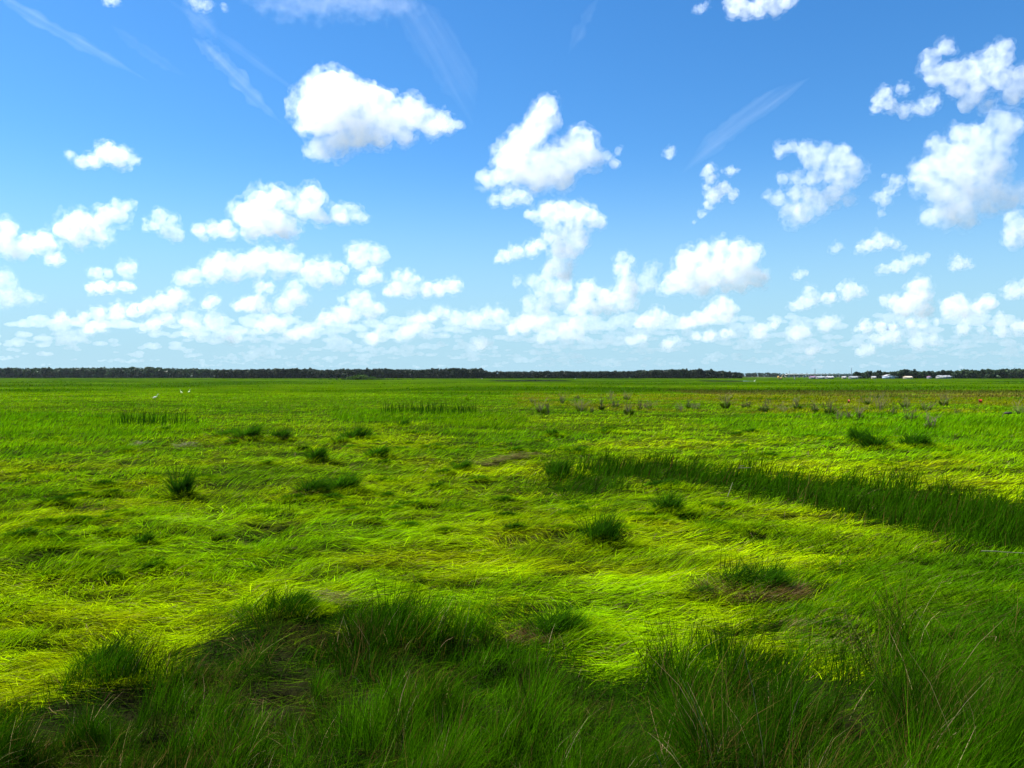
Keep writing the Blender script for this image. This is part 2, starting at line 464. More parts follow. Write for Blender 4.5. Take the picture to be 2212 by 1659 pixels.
# 3. upright ridge of reeds on the right and its lower skirt
def ridge_grass(n):
    X, Y = sample_rows(n, 1000, 1500, lambda Y: Y ** .9, 500)
    z, u, v = zones(X, Y, .16)
    z['ridge'] = z['ridge'] * (.5 + .5 * sstep(.3, .5, fbm(X / .9, Y / .9, 137, 2)))
    keep = RNG.random(n) < np.maximum(z['ridge'], z['low'] * .6)
    X, Y, u = X[keep], Y[keep], u[keep]; rid = z['ridge'][keep]; n = len(X)
    back = inpoly(1106 + F * X / (Y + 1.0), HOR + F * CAM_H / (Y + 1.0), B_RIDGE).astype(float)
    L = (.24 + .24 * rid * (.4 + .6 * (1 - back)) + .20 * rid) * RNG.uniform(.45, 1.25, n) * (.45 + 1.1 * fbm(X / .8, Y / .8, 131))
    c = jit(DARK * .65 + (MIDG * .62 - DARK * .65) * (RNG.random(n) * .45 + .35 * (1 - rid))[:, None], .25)
    dead = RNG.random(n) < .04; c[dead] = jit(np.repeat((BROWN * .55)[None], dead.sum(), 0), .3)
    az = np.where(rid > .5, .5, -2.4) + RNG.normal(0, .6, n)
    ln = sstep(.4, .65, fbm(X / 1.2, Y / 1.0, 139, 2))
    phi0 = np.radians(RNG.uniform(2, 22, n) + 28 * (1 - rid) + 22 * ln); phi1 = np.radians(RNG.uniform(10, 55, n) + 36 * (1 - rid) + 30 * ln)
    return blades(np.stack([X, Y, height(X, Y) - .05], 1), az, L, phi0, phi1, width(Y, .55) * RNG.uniform(.7, 1.3, n), c, waz=RNG.uniform(0, 6.28, n))
put('ridge_grass', [ridge_grass(170000)], 'dark upright reed grass in a long ridge running across the right side', 'grass')

# 4. distant standing grass
def far_grass(n):
    X, Y = sample_rows(n, HOR + 11.5, HOR + 130, lambda Y: Y ** .55, 300)
    z, u, v = zones(X, Y)
    up = np.clip(.25 + z['far'] * .6 + z['dark'] + z['mid'] * .5 + z['umber'], 0, 1)
    keep = RNG.random(n) < up * (1 - z['pond']); X, Y = X[keep], Y[keep]; z = {k: q[keep] for k, q in z.items()}; up = up[keep]; n = len(X)
    c = jit(colour(X, Y, z, None), .3) * (1 - .22 * sstep(60, 150, Y))[:, None]
    L = RNG.uniform(.18, .40, n) * (.6 + .6 * up)
    az = flow(X, Y) + RNG.normal(0, .6, n)
    return blades(np.stack([X, Y, height(X, Y) * sstep(400, 80, Y) - .05], 1), az, L, np.radians(RNG.uniform(2, 30, n)), np.radians(RNG.uniform(20, 70, n)),
                  width(Y, .7), c, K=3, waz=RNG.uniform(0, 6.28, n))
put('distant_grass', [far_grass(90000)], 'far marsh grass in green and brown bands reaching to the woods', 'grass')

# ---------------------------------------------------------------- clouds: closed billowing hulls filled with scattering vapour
def vapour(name, density, scale, lo=.36, hi=.58, stretch=None, aniso=.25):
    m = bpy.data.materials.new(name); m.use_nodes = True
    n = m.node_tree; n.nodes.clear()
    o = n.nodes.new('ShaderNodeOutputMaterial'); v = n.nodes.new('ShaderNodeVolumeScatter')
    v.inputs['Color'].default_value = (.50, .52, .565, 1); v.inputs['Anisotropy'].default_value = aniso
    tcx = n.nodes.new('ShaderNodeTexCoord'); tx = n.nodes.new('ShaderNodeTexNoise')
    tx.inputs['Scale'].default_value = scale; tx.inputs['Detail'].default_value = 6; tx.inputs['Roughness'].default_value = .68
    if stretch:
        mp = n.nodes.new('ShaderNodeMapping'); mp.inputs['Scale'].default_value = stretch
        n.links.new(tcx.outputs['Object'], mp.inputs['Vector']); n.links.new(mp.outputs[0], tx.inputs['Vector'])
    else:
        n.links.new(tcx.outputs['Object'], tx.inputs['Vector'])
    r = n.nodes.new('ShaderNodeMapRange'); r.inputs['From Min'].default_value = lo; r.inputs['From Max'].default_value = hi; r.inputs['To Max'].default_value = density
    n.links.new(tx.outputs['Fac'], r.inputs['Value']); n.links.new(r.outputs[0], v.inputs['Density'])
    n.links.new(v.outputs[0], o.inputs['Volume'])
    return m

V0 = (0, 0, 1.0)                       # picture column, row and scale of a measured detail
V1 = (0, 0, .3906); V3 = (1347.8, 0, .3906); V4 = (0, 371.5, .3906); V5 = (691.2, 371.5, .3906); V6 = (1347.8, 371.5, .3906)
CR = np.random.default_rng(5)

def hull(bl, view, Y, kids=10, grand=3, depthj=.5, grow=1.0):
    ox, oy, s = view; sp = []
    for x, y, r in bl:
        R = r * s / F * Y * grow
        c = np.array((gx(x * s + ox, Y), Y + CR.uniform(-depthj, depthj) * R, (HOR - y * s - oy) / F * Y + CAM_H))
        R *= 1.14 if view[2] == 1 else 1.14; sp.append((c, R * 1.0, ICO2))
        for k in range(kids):
            d = CR.normal(size=3); d /= np.linalg.norm(d)
            if d[2] < -.2: d[2] *= .4
            r2 = R * CR.uniform(.24, .46); c2 = c + d * R * .86
            sp.append((c2, r2, ICO1))
            for q in range(grand):
                e = CR.normal(size=3) + d; e /= np.linalg.norm(e); sp.append((c2 + e * r2 * .9, r2 * CR.uniform(.25, .5), ICO1))
    return sp

def remesh(name, sp, ctr, Y, vox, puff, sq=(1, 1, 1)):
    V, Fc = join([(k[0] * r * np.array(sq) + (c - ctr), k[1]) for c, r, k in sp])
    o = link(name, mesh_np(name, V, Fc)); me = o.data
    m = o.modifiers.new('r', 'REMESH'); m.mode = 'VOXEL'; m.voxel_size = vox / F * Y
    for sz, amt in ((26, 13), (9, 6)):
        tx = bpy.data.textures.new('billow', 'CLOUDS'); tx.noise_scale = sz / F * Y; tx.noise_depth = 2
        dm = o.modifiers.new('d', 'DISPLACE'); dm.texture = tx; dm.strength = amt / F * Y * puff; dm.mid_level = .5; dm.texture_coords = 'LOCAL'
    me2 = bpy.data.meshes.new_from_object(o.evaluated_get(C.evaluated_depsgraph_get()))
    o.modifiers.clear(); o.data = me2; bpy.data.meshes.remove(me); me2.name = name
    return o

def cloud(label, bl, view, Y, tau=3.0, vox=2.4, group=None, name='cumulus_cloud', lo=.33, hi=.64, kids=10, grand=3, stuff=False, puff=1.0, sq=(1, 1, 1), fringe=True):
    sp = hull(bl, view, Y, kids, grand, grow=.90 if fringe else 1.0)
    ctr = np.mean([c for c, r, k in sp], 0)
    o = remesh(name, sp, ctr, Y, vox, puff, sq); o.location = ctr
    unit = F / Y; mr_ = min(30, max(9, 1.25 * view[2] * np.mean([b[2] for b in bl])))
    o.data.materials.append(vapour('cloud_vapour', tau * .46 * unit / mr_, unit / (mr_ * .9), lo, hi))
    if fringe:
        sp2 = hull(bl, view, Y, 7, 1, grow=1.27)
        f = remesh('wisps', sp2, ctr, Y, vox * 1.3, puff * 1.6, sq); f.parent = o
        f.data.materials.append(vapour('wispy_vapour', tau * .26 * unit / mr_, unit / (mr_ * .85), .47, .66))
    if stuff: tag(o, label, 'clouds', kind='stuff')
    else: tag(o, label, 'cloud', group)
    return o

G = 'white cumulus clouds over the marsh'
def cl(label, bl, view, Y, tau=3.0, **k): cloud(label, bl, view, Y, tau, group=G, **k)

cl('largest white cloud, tapering to a point on its right, upper left of centre', [(715,200,50),(690,245,48),(740,235,52),(790,230,42),(830,215,22),(770,280,40),(845,255,38),(890,250,32),(930,262,28),(965,270,20),(990,268,10),(690,320,24),(730,315,28),(670,330,14),(650,268,14),(820,290,30),(870,290,22),(705,330,16)], V0, 3600, 3.6)
cl('white cloud with a thumb-like tower pointing up in the middle of the sky', [(1182,232,24),(1174,256,28),(1158,285,30),(1130,315,36),(1105,345,34),(1125,370,38),(1170,360,42),(1215,350,38),(1250,325,38),(1258,300,24),(1085,375,24),(1055,390,20),(1038,382,12),(1160,390,26),(1210,385,28),(1285,345,20),(1310,335,12),(1335,325,8),(1325,355,9)], V0, 4300, 3.4)
cl('thin ragged cloud scrap just under the thumb-shaped cloud', [(1068,430,12),(1095,425,18),(1120,428,18),(1140,432,10)], V0, 4600, 2.0)
cl('small lone cloud in the clear blue sky at far left', [(230,330,23),(205,345,17),(260,340,22),(185,350,13),(285,345,13),(155,335,9),(170,348,10)], V0, 4300, 2.6)
cl('long white cloud rising to the right from the left edge', [(30,310,55),(150,390,50),(100,430,60),(20,400,60),(250,400,62),(350,310,60),(450,270,60),(450,360,62),(550,340,55),(590,250,55),(660,240,50),(700,190,35),(650,170,25),(740,170,20),(-60,360,60)], V4, 6000, 3.2)
cl('little round puff hanging under the long left edge cloud', [(285,475,28),(320,483,35),(350,492,20)], V4, 6600, 2.2)
cl('faint loose cloud between the left edge cloud and the broad white one', [(880,250,45),(960,255,25),(850,290,30),(930,320,48),(980,350,38),(800,260,18),(800,300,18)], V4, 5800, 1.7)
cl('broad bright cloud left of centre with a low tail to its right', [(1440,170,72),(1540,150,60),(1350,230,72),(1480,260,92),(1600,170,50),(1720,150,68),(1690,210,55),(1580,310,72),(1400,320,62),(1250,320,48),(1180,320,42),(1100,320,38),(1130,370,26),(1760,240,45),(1870,220,50),(1960,220,40),(2000,250,30),(1900,260,30),(1800,260,32)], V4, 5200, 3.6)
cl('long flat-bottomed cloud below the broad bright one', [(1010,590,42),(1080,580,45),(1170,540,58),(1250,500,58),(1330,510,62),(1430,480,60),(1480,460,50),(1420,540,52),(1540,510,62),(1620,500,55),(1290,570,45),(1180,590,35),(1620,410,20)], V4, 6800, 3.0)
cl('ragged cloud joined to the right end of the long flat-bottomed one', [(1720,550,62),(1800,550,62),(1860,590,42),(1760,600,42),(1870,510,26),(1920,545,24),(1980,460,58),(2030,430,42),(2090,470,52),(2130,470,26),(1980,500,48)], V4, 7200, 2.4)
cl('small compact puff below the ragged cloud', [(2050,570,50),(2010,590,36),(2090,590,32)], V4, 7600, 2.6)
cl('pair of faint touching puffs above the small flat cloud at left', [(545,555,32),(590,560,26),(510,555,22),(690,540,42),(735,530,32),(700,570,32)], V4, 7600, 1.6)
cl('small flat white cloud like a loaf at left', [(500,640,28),(560,630,36),(620,635,30),(690,635,30),(735,640,18)], V4, 8200, 3.0)
cl('long low cloud sloping up to the right at left', [(470,800,30),(550,785,40),(640,775,42),(740,765,42),(820,745,42),(900,720,46),(960,690,42),(1000,690,36),(1030,710,32),(950,745,36)], V4, 10500, 3.0)
cl('shaded blue-grey cloud low on the left edge', [(-40,690,60),(20,690,52),(100,690,46),(170,700,32),(60,620,40),(0,600,60),(230,695,22)], V4, 8600, 1.5)
cl('cloud like a heap with a small head, left of the leaning column', [(1440,640,32),(1490,640,30),(1320,745,28),(1380,735,46),(1430,710,36),(1460,755,36)], V4, 9600, 2.6)
cl('leaning column of cloud under the long flat-bottomed one', [(1630,640,42),(1610,680,46),(1570,720,42),(1650,700,48),(1560,760,30),(1600,760,30)], V4, 9200, 2.4)
cl('low cloud left of the two side by side puffs', [(1960,710,42),(2010,700,46),(1890,710,22),(1900,790,56),(1960,790,42),(2050,770,46),(2100,760,36),(1800,820,42),(1760,835,28)], V4, 11000, 2.6)
cl('left one of two side by side puffs, stacked double', [(430,580,36),(480,580,40),(530,595,24),(420,650,42),(490,650,44),(380,670,26)], V5, 8000, 2.6)
cl('right one of two side by side puffs, rising to the right', [(600,645,42),(660,645,42),(730,635,44),(760,615,16)], V5, 8000, 2.8)
cl('mushroom-shaped cloud with a wide cap in mid sky', [(1250,230,52),(1330,235,62),(1430,230,66),(1500,260,52),(1540,280,36),(1190,250,30),(1150,240,25),(1400,290,52),(1290,300,48),(1280,350,46),(1340,350,46),(1420,380,62),(1460,380,32),(1330,440,60),(1390,430,52),(1310,520,54),(1260,560,42),(1350,530,48),(1340,570,42),(1220,400,32)], V5, 7000, 3.4)
cl('flat side arm of cloud left of the mushroom stem', [(1170,430,38),(1090,450,40),(1020,465,36),(1060,430,26),(985,485,16)], V5, 7000, 2.2)
cl('pale tumbled column of cloud below the mushroom-shaped one', [(1090,605,26),(1180,610,40),(1230,640,52),(1290,640,48),(1350,640,46),(1330,700,56),(1250,720,42),(1160,720,36),(1180,780,52),(1240,770,42),(1380,610,20)], V5, 9000, 2.0)
cl('low pile of cloud at the foot of the tumbled column', [(1130,840,52),(1070,865,36),(1190,840,42),(1240,820,30)], V5, 11500, 2.6)
cl('anvil-like cloud with a thin tower on its right shoulder', [(1670,470,36),(1715,480,24),(1680,540,50),(1690,590,46),(1700,650,56),(1640,690,46),(1690,720,56),(1580,700,52),(1480,660,56),(1500,630,32),(1450,740,56),(1530,750,42),(1390,770,32),(1600,755,42)], V5, 8600, 3.2)
cl('hazy cloud filling the gap left of the dome-shaped cloud', [(1830,550,40),(1800,590,40),(1830,620,42),(1780,650,32),(1860,520,24)], V5, 9200, 1.4)
cl('bright dome-shaped cloud with a grey base right of centre', [(350,490,62),(430,420,35),(420,480,62),(530,450,62),(620,450,64),(690,470,60),(600,530,84),(480,560,84),(370,570,74),(300,600,64),(240,640,42),(690,570,62),(740,590,48),(560,620,52),(430,640,48),(330,645,38),(640,625,42),(230,650,30)], V6, 6600, 3.8)
cl('peaked cloud rising to the right under the dome-shaped one', [(540,740,52),(555,715,28),(480,790,52),(420,810,42),(560,790,42),(340,840,36),(380,830,32),(610,760,30),(300,855,16)], V6, 10500, 3.0)
cl('small wedge of cloud left of the peaked one', [(130,820,42),(180,780,36),(220,800,30),(90,835,28),(190,830,30)], V6, 11500, 2.6)
cl('flat strip of cloud under the peaked one', [(400,905,24),(470,900,28),(550,892,28),(590,890,18)], V6, 14000, 2.4)
cl('cone-shaped cloud with a trailing right side, low right', [(970,735,30),(1030,670,36),(1010,710,38),(1060,710,32),(940,740,24),(1120,700,32),(1160,690,26)], V6, 9800, 2.2)
cl('small tilted puff beside the cone-shaped cloud', [(1200,635,24),(1250,650,42),(1290,670,34),(1250,690,26)], V6, 9600, 2.6)
cl('white cloud with an upright tower, low right', [(1650,620,40),(1600,640,40),(1640,680,52),(1590,720,52),(1640,760,46),(1500,720,32),(1440,710,26),(1540,750,46),(1560,780,32),(1690,765,26),(1500,690,24)], V6, 9200, 3.4)
cl('long thin bar of cloud under the towered one', [(1330,860,34),(1420,855,28),(1500,855,26),(1580,840,26),(1660,840,28),(1730,835,18),(1280,875,18)], V6, 12500, 2.6)
cl('two-humped white cloud low near the right edge', [(1810,740,52),(1850,715,36),(1880,750,46),(1950,760,42),(2000,720,40),(2040,730,30),(1780,790,22),(1900,780,30)], V6, 9600, 3.2)
cl('smooth lens-like cloud in the right half', [(1350,400,32),(1410,380,40),(1460,390,32),(1310,420,24),(1500,405,22),(1545,420,12)], V6, 6000, 2.2)
cl('swept cloud with an upturned right tip below the lens-like one', [(1440,535,26),(1510,520,34),(1580,490,36),(1630,490,26),(1680,460,16),(1560,530,26)], V6, 6600, 1.9)
cl('small bell-shaped puff near the right edge', [(1850,490,30),(1880,510,30),(1920,522,18),(1830,520,18)], V6, 6600, 1.9)
cl('tiny puff alone in blue right of the dome-shaped cloud', [(980,565,26),(1000,560,22),(955,570,14)], V6, 7200, 1.5)
cl('faint tiny puff left of the lens-like cloud', [(1190,415,26),(1170,425,18)], V6, 6200, 1.2)
cl('crooked ragged cloud with a tail down to its left, right of centre', [(470,940,30),(440,960,20),(480,990,32),(540,1050,40),(500,1090,42),(590,940,26),(625,945,15),(470,1130,30),(600,1080,26),(430,1180,22),(390,1230,16),(460,1030,20),(550,945,14)], V3, 4800, 2.0)
cl('curling cloud with two hooked arms in the right half', [(870,820,35),(850,850,25),(920,820,36),(1000,840,46),(1060,880,62),(1110,830,42),(1180,880,62),(1250,920,56),(1290,960,46),(1160,950,62),(1060,980,46),(960,985,40),(880,990,30),(1230,1000,52),(800,1070,26),(850,1100,42),(950,1080,46),(1030,1100,56),(1130,1090,56),(1180,1040,46),(930,1160,52),(1000,1170,56),(1080,1150,46),(930,1220,40),(1250,1110,32),(990,1220,32)], V3, 4600, 2.1)
cl('narrow upright wisp between the curling cloud and the biggest right one', [(1500,1010,36),(1470,1060,34),(1440,1120,30),(1420,1180,24),(1440,970,14),(1410,1090,24)], V3, 4700, 1.5)
cl('big horned cloud high on the right edge', [(1770,270,42),(1700,320,46),(1680,380,46),(1720,430,52),(1800,410,62),(1880,400,66),(1960,380,62),(2030,340,66),(2090,270,46),(2090,330,52),(1820,290,18),(1990,440,62),(2090,430,62),(2180,450,62),(1850,490,52),(1950,520,52),(2150,520,52),(1900,570,46),(2000,590,36),(2200,400,40),(2260,500,60)], V3, 3600, 2.4)
cl('small claw-shaped cloud left of the horned one', [(1450,520,42),(1420,550,42),(1530,500,30),(1470,570,36),(1400,590,26),(1550,610,36),(1500,600,30),(1540,640,24)], V3, 3900, 2.0)
cl('small blurred puff under the left side of the horned cloud', [(1640,590,36),(1700,560,42),(1680,610,36),(1620,600,20)], V3, 3900, 1.6)
cl('massive heaped cloud filling the right edge', [(2060,680,62),(2130,690,62),(2100,750,62),(1850,740,52),(1920,770,62),(1990,740,62),(1730,800,42),(1780,850,72),(1880,850,84),(1990,840,84),(2080,840,56),(1700,920,72),(1800,940,84),(1920,930,92),(2020,930,84),(1620,970,46),(1680,1010,62),(1780,1050,84),(1900,1040,92),(2010,1050,72),(2090,1060,52),(1790,1150,72),(1690,1200,52),(1900,1140,84),(2010,1130,62),(2100,1120,52),(2190,1080,52),(2180,1020,30),(2250,1110,50),(1790,1220,50),(1900,1220,50)], V3, 4200, 2.6)
cl('cut-off cloud at the right edge under the massive heaped one', [(2150,260,42),(2190,300,60),(2140,380,36),(2230,340,60),(2180,400,32),(2160,310,42)], V6, 6000, 2.6)
cl('cut-off cloud low at the right edge', [(2160,650,42),(2220,660,46),(2220,610,28),(2140,680,26)], V6, 9000, 2.4)
cl('bright cloud cut off by the top edge, right of centre', [(600,70,34),(680,50,44),(760,40,50),(840,40,46),(910,10,40),(640,20,50),(580,20,30),(940,0,26),(780,-30,60)], V3, 2500, 2.6)
cl('faint shred left of the cloud cut off by the top edge', [(440,45,26),(410,50,16),(455,20,16)], V3, 2600, .9)
cl('wide blurred grey cloud across the top edge left of centre', [(1450,10,60),(1600,30,80),(1750,10,90),(1900,20,80),(2050,30,72),(2200,10,72),(1560,90,40),(1750,-60,120),(2000,-70,120)], V1, 2300, .30, lo=.34, hi=.80, vox=5, puff=2.5, sq=(1.5, 1.5, .7))
cl('scrap of white cloud at the top edge left of the grey one', [(1100,12,32),(1150,28,30),(1060,0,28),(1240,40,16)], V1, 2500, .9)
cl('small scrap of cloud cut by the top left edge', [(640,0,24),(600,-6,24),(660,8,14)], V1, 2500, 1.2)
cl('tiny lone wisp below the slanting contrail streak', [(265,835,26),(260,860,22),(275,815,14)], V3, 4700, 1.3)

LOW = 'small clouds packed low above the horizon'
low_spec = [(V5,[(650,770,36),(690,790,36),(620,800,26)],'rounded low cloud left of the long low wedge'),
    (V5,[(760,810,42),(850,805,46),(920,780,40),(980,790,42),(1020,795,26)],'long low wedge of cloud over the middle of the woods'),
    (V5,[(540,830,52),(500,870,46),(580,880,42),(460,900,42)],'pale heap of cloud low left of centre'),
    (V5,[(1360,880,52),(1430,885,42),(1280,900,36),(1230,910,30)],'low spread cloud under the anvil-like one'),
    (V5,[(890,945,36),(930,950,26)],'small low puff left of the spread cloud'),
    (V5,[(1450,825,30),(1400,825,26)],'faint puff just beneath the anvil-like cloud'),
    (V6,[(760,880,42),(740,890,36),(780,860,24)],'round low puff above the end of the dark woods'),
    (V6,[(840,830,26),(845,850,20)],'slim low puff above the round one'),
    (V6,[(960,885,46),(1000,890,32),(920,895,20)],'flat-based low puff above the far bridge'),
    (V6,[(1130,840,42),(1160,820,30),(1110,855,26)],'tilted low puff left of the long thin bar'),
    (V6,[(1440,915,42),(1490,910,36),(1390,920,28)],'low oval puff under the long thin bar'),
    (V6,[(1640,930,42),(1700,935,36),(1610,940,24)],'low loaf of cloud above the white houses'),
    (V6,[(1890,855,36),(1970,868,22),(1860,870,18)],'small low cloud under the two-humped one'),
    (V6,[(2100,830,26),(2100,880,36),(2170,865,42),(2080,790,22)],'broken low cloud near the right edge'),
    (V6,[(1350,985,36),(1310,990,22)],'lowest small puff left of the white houses'),
    (V6,[(1060,985,30),(1030,985,24)],'lowest small puff above the masts'),
    (V6,[(90,925,36),(40,930,26)],'low puff above the right part of the dark woods'),
    (V6,[(250,945,30),(290,930,26)],'low curled puff above the end of the dark woods'),
    (V4,[(510,860,36),(560,865,30),(480,865,22)],'low flat puff at left under the long sloping cloud'),
    (V4,[(850,840,42),(920,815,36),(800,860,26)],'low double puff at left'),
    (V4,[(1060,820,52),(1180,820,52),(1060,880,42),(1200,850,40)],'low clustered cloud left of the pale heap'),
    (V4,[(1500,830,52),(1440,860,42),(1550,860,36)],'low mounded cloud in the left half'),
    (V4,[(1310,920,36),(1290,905,26)],'low small puff in the left half'),
    (V4,[(1170,720,40),(1200,710,26),(1150,735,24)],'faint small puff right of the long sloping cloud'),
    (V4,[(340,800,30),(370,815,22),(310,795,14)],'little thin cloud at far left under the loaf-like one'),
    (V4,[(1640,890,40),(1700,880,40),(1600,905,30)],'low drawn-out cloud in the left half'),
    (V4,[(2060,930,36),(2110,860,30),(2090,900,30)],'low slanting cloud left of the pale heap')]
for vw, bl, lab in low_spec:
    cloud(lab, bl, vw, 14000, 2.0, group=LOW, vox=2.2, kids=8, grand=3)

# the hazy bank of countless cloudlets right above the woods
bl = []
for k in range(420):
    v = 792 - 105 * CR.random() ** 1.1; k2 = (800 - v) / 115
    u = CR.uniform(-100, 2320)
    if u < 420 and CR.random() < .6: continue
    r = (2.6 + 8 * k2) * CR.uniform(.7, 1.3)
    for q in range(CR.integers(3, 8)):
        bl.append((u + CR.normal(0, r * 3.2), v + CR.normal(0, r * .45), r * CR.uniform(.5, 1)))
cloud('pale hazy bank of countless cloudlets along the horizon', bl, V0, 24000, .8, vox=1.7, name='cloud_bank', kids=5, grand=0, stuff=True, lo=.25, hi=.65, puff=.45, sq=(2.0, 1.5, .7), fringe=False)

# cirrus streaks and a contrail, high up
def streak(label, pts, r, dens, Y=16000, rag=.35):
    a = np.array((gx(pts[0][0], Y), Y, (HOR - pts[0][1]) / F * Y)); b = np.array((gx(pts[-1][0], Y), Y, (HOR - pts[-1][1]) / F * Y))
    Lg = np.linalg.norm(b - a); xd = (b - a) / Lg; yd = np.array((0, 1., 0)); zd = np.cross(xd, yd)
    P = []
    for (u, v) in pts:
        p = np.array((gx(u, Y), Y, (HOR - v) / F * Y)) - a
        P.append((p @ xd, 0, p @ zd))
    P = np.array(P); t = np.linspace(0, 1, 24); tt = np.linspace(0, 1, len(P))
    Pi = np.stack([np.interp(t, tt, P[:, k]) for k in range(3)], 1)
    R = r / F * Y * np.clip(np.minimum(t / .22, (1 - t) / .3), .06, 1) * CR.uniform(1 - rag, 1 + rag, 24)
    V, Q = tube(Pi, R, 10)
    V = np.concatenate([V, Pi[:1], Pi[-1:]]); n = len(V); q2 = []
    for j in range(10):
        q2.append((j, n - 2, n - 2, (j + 1) % 10)); q2.append((230 + j, 230 + (j + 1) % 10, n - 1, n - 1))
    me = bpy.data.meshes.new('cirrus_streak'); me.from_pydata(V.tolist(), [], [tuple(dict.fromkeys(q)) for q in Q.tolist() + q2])
    unit = F / Y
    o = link('cirrus_streak', me, vapour('ice_haze', dens * .95 * unit / 30, unit / 11, .40, .78, (.05, 1, 1), aniso=.5))
    from mathutils import Matrix
    o.matrix_world = Matrix(((xd[0], yd[0], zd[0], a[0]), (xd[1], yd[1], zd[1], a[1]), (xd[2], yd[2], zd[2], a[2] + CAM_H), (0, 0, 0, 1)))
    tag(o, label, 'cloud', 'thin white streaks high in the sky')
streak('long thin white streak slanting down from the top left corner', [(-20,-20),(60,30),(140,76),(220,118),(320,175)], 15, .30)
streak('short faint streak right of the long corner streak', [(235,50),(290,95),(345,132),(415,172)], 12, .13)
streak('brightest broad streak slanting down towards the largest cloud', [(415,80),(450,105),(500,152),(550,212),(612,270)], 19, .42)
streak('hair-thin streak running to the left side of the largest cloud', [(350,-10),(430,45),(520,108),(590,160),(650,206)], 10, .18)
streak('wide veil of cirrus above the right end of the largest cloud', [(850,-20),(910,50),(960,120),(1000,190),(1020,270)], 46, .08, rag=.12)
streak('short upright streak at the top centre', [(1296,-10),(1270,30),(1250,70),(1226,120)], 13, .20)
streak('straight contrail slanting up to the right in the right half', [(1472,375),(1545,305),(1610,252),(1680,208),(1750,168)], 22, .34, rag=.15)
streak('faint streak at the top edge above the brightest broad one', [(395,-20),(430,40),(470,90)], 26, .12)

# ---------------------------------------------------------------- woods and single trees on the far edge
WOODG = np.array((0.020, 0.036, 0.016))
def tree_geo(h, r, seed, base=(0, 0, 0), cards=120, bare=.22):
    g = np.random.default_rng(seed); crown = []; cols = []
    bx, by, bz = base
    lobes = []
    for k in range(g.integers(7, 12)):
        a = g.uniform(0, 6.28); q = r * .62 * math.sqrt(g.random()); zz = h * g.uniform(bare + .15, .86)
        lobes.append((bx + q * math.cos(a), by + q * math.sin(a), bz + zz, r * g.uniform(.30, .52), g.uniform(.7, 1.35)))
    lobes.append((bx, by, bz + h * .86, r * .34, 1.1))
    m = max(6, cards // len(lobes)); V = []; Q = []; n = 0
    for (x, y, z0, rr, tone) in lobes:
        d = g.normal(size=(m, 3)); d /= np.linalg.norm(d, axis=1)[:, None]
        c = np.array((x, y, z0)) + d * rr * g.uniform(.55, 1.05, (m, 1)) * np.array((1, 1, .85))
        e1 = g.normal(size=(m, 3)); e1 /= np.linalg.norm(e1, axis=1)[:, None]
        e2 = np.cross(e1, d); e2 /= np.linalg.norm(e2, axis=1)[:, None] + 1e-6
        s = rr * g.uniform(.28, .55, (m, 1))
        V.append(np.stack([c - e1 * s - e2 * s * .7, c + e1 * s - e2 * s * .6, c + e1 * s * .8 + e2 * s, c - e1 * s * .7 + e2 * s * .8], 1).reshape(-1, 3))
        Q.append(np.arange(m * 4).reshape(m, 4) + n); n += 4 * m
        cc = WOODG * tone * g.uniform(.7, 1.35, (m, 1)); cols.append(np.repeat(cc, 4, 0))
    t = tube([(bx, by, bz - .2), (bx + .1, by, bz + h * .3), (bx, by + .1, bz + h * .7)], [h * .022, h * .017, h * .008], 5)
    return (np.concatenate(V), np.concatenate(Q), np.concatenate(cols)), t

def wood(name, top, Y0, rows, dx, label, tint, skip=None, under=True):
    """top: list of (column, row of the tree tops); a strip of forest several trees deep"""
    us = [p[0] for p in top]; vs = [p[1] for p in top]
    V = []; Q = []; Cc = []; n = 0
    for k in range(rows):
        Y = Y0 + k * 9 * dx / 8
        u = us[0] + random.uniform(0, 4)
        while u < us[-1]:
            h = (HOR - np.interp(u, us, vs)) / F * Y0 + CAM_H
            h *= random.uniform(.92, 1.07) if random.random() > .07 else random.uniform(1.05, 1.16)
            (v, q, c), (tv, tq) = tree_geo(h, h * random.uniform(.42, .60), random.randrange(10 ** 6), (gx(u, Y), Y + random.uniform(-3, 3), 0), cards=120, bare=-.12)
            tn = np.array(tint) * random.uniform(.8, 1.25)
            V.append(v); Q.append(q + n); Cc.append(c * tn); n += len(v)
            V.append(tv); Q.append(tq + n); Cc.append(np.tile((.05, .04, .03), (len(tv), 1))); n += len(tv)
            u += dx * random.uniform(.42, .9) / Y * F
    o = link(name, mesh_np(name, np.concatenate(V), np.concatenate(Q), np.clip(np.concatenate(Cc), 0, 1)), M_LEAF)
    return tag(o, label, 'woods', kind='stuff')

wood('left_wood', [(-500, 796), (0, 797), (110, 796), (330, 795), (380, 797), (470, 798)], 1150, 4, 8, 'bluish green strip of woods on the horizon at far left', (1.25, 1.35, 1.5))  # bluish tint paints distance haze into the leaf colour
wood('middle_wood', [(470, 799), (560, 798), (640, 797), (700, 799), (790, 797), (880, 799), (985, 797), (1032, 798), (1060, 803), (1200, 802), (1300, 803), (1380, 801), (1450, 799), (1530, 800), (1600, 805)],
     1000, 4, 7, 'dark strip of woods on the horizon across the middle', (.75, .72, .8))  # low tint paints the shade on this stretch into the leaf colour
wood('distant_wood', [(1560, 806), (1620, 806), (1660, 805), (1700, 807), (1850, 807), (1900, 807)], 2300, 3, 14, 'low blue-grey strip of woods far beyond the bridge', (1.2, 1.3, 1.8))  # blue tint paints the far haze into the leaves
wood('right_wood', [(1850, 805), (1960, 802), (1990, 802), (2050, 802), (2110, 799), (2212, 797), (2800, 797)], 930, 4, 7, 'green strip of woods behind the white houses at right', (1.15, 1.15, 1.05))

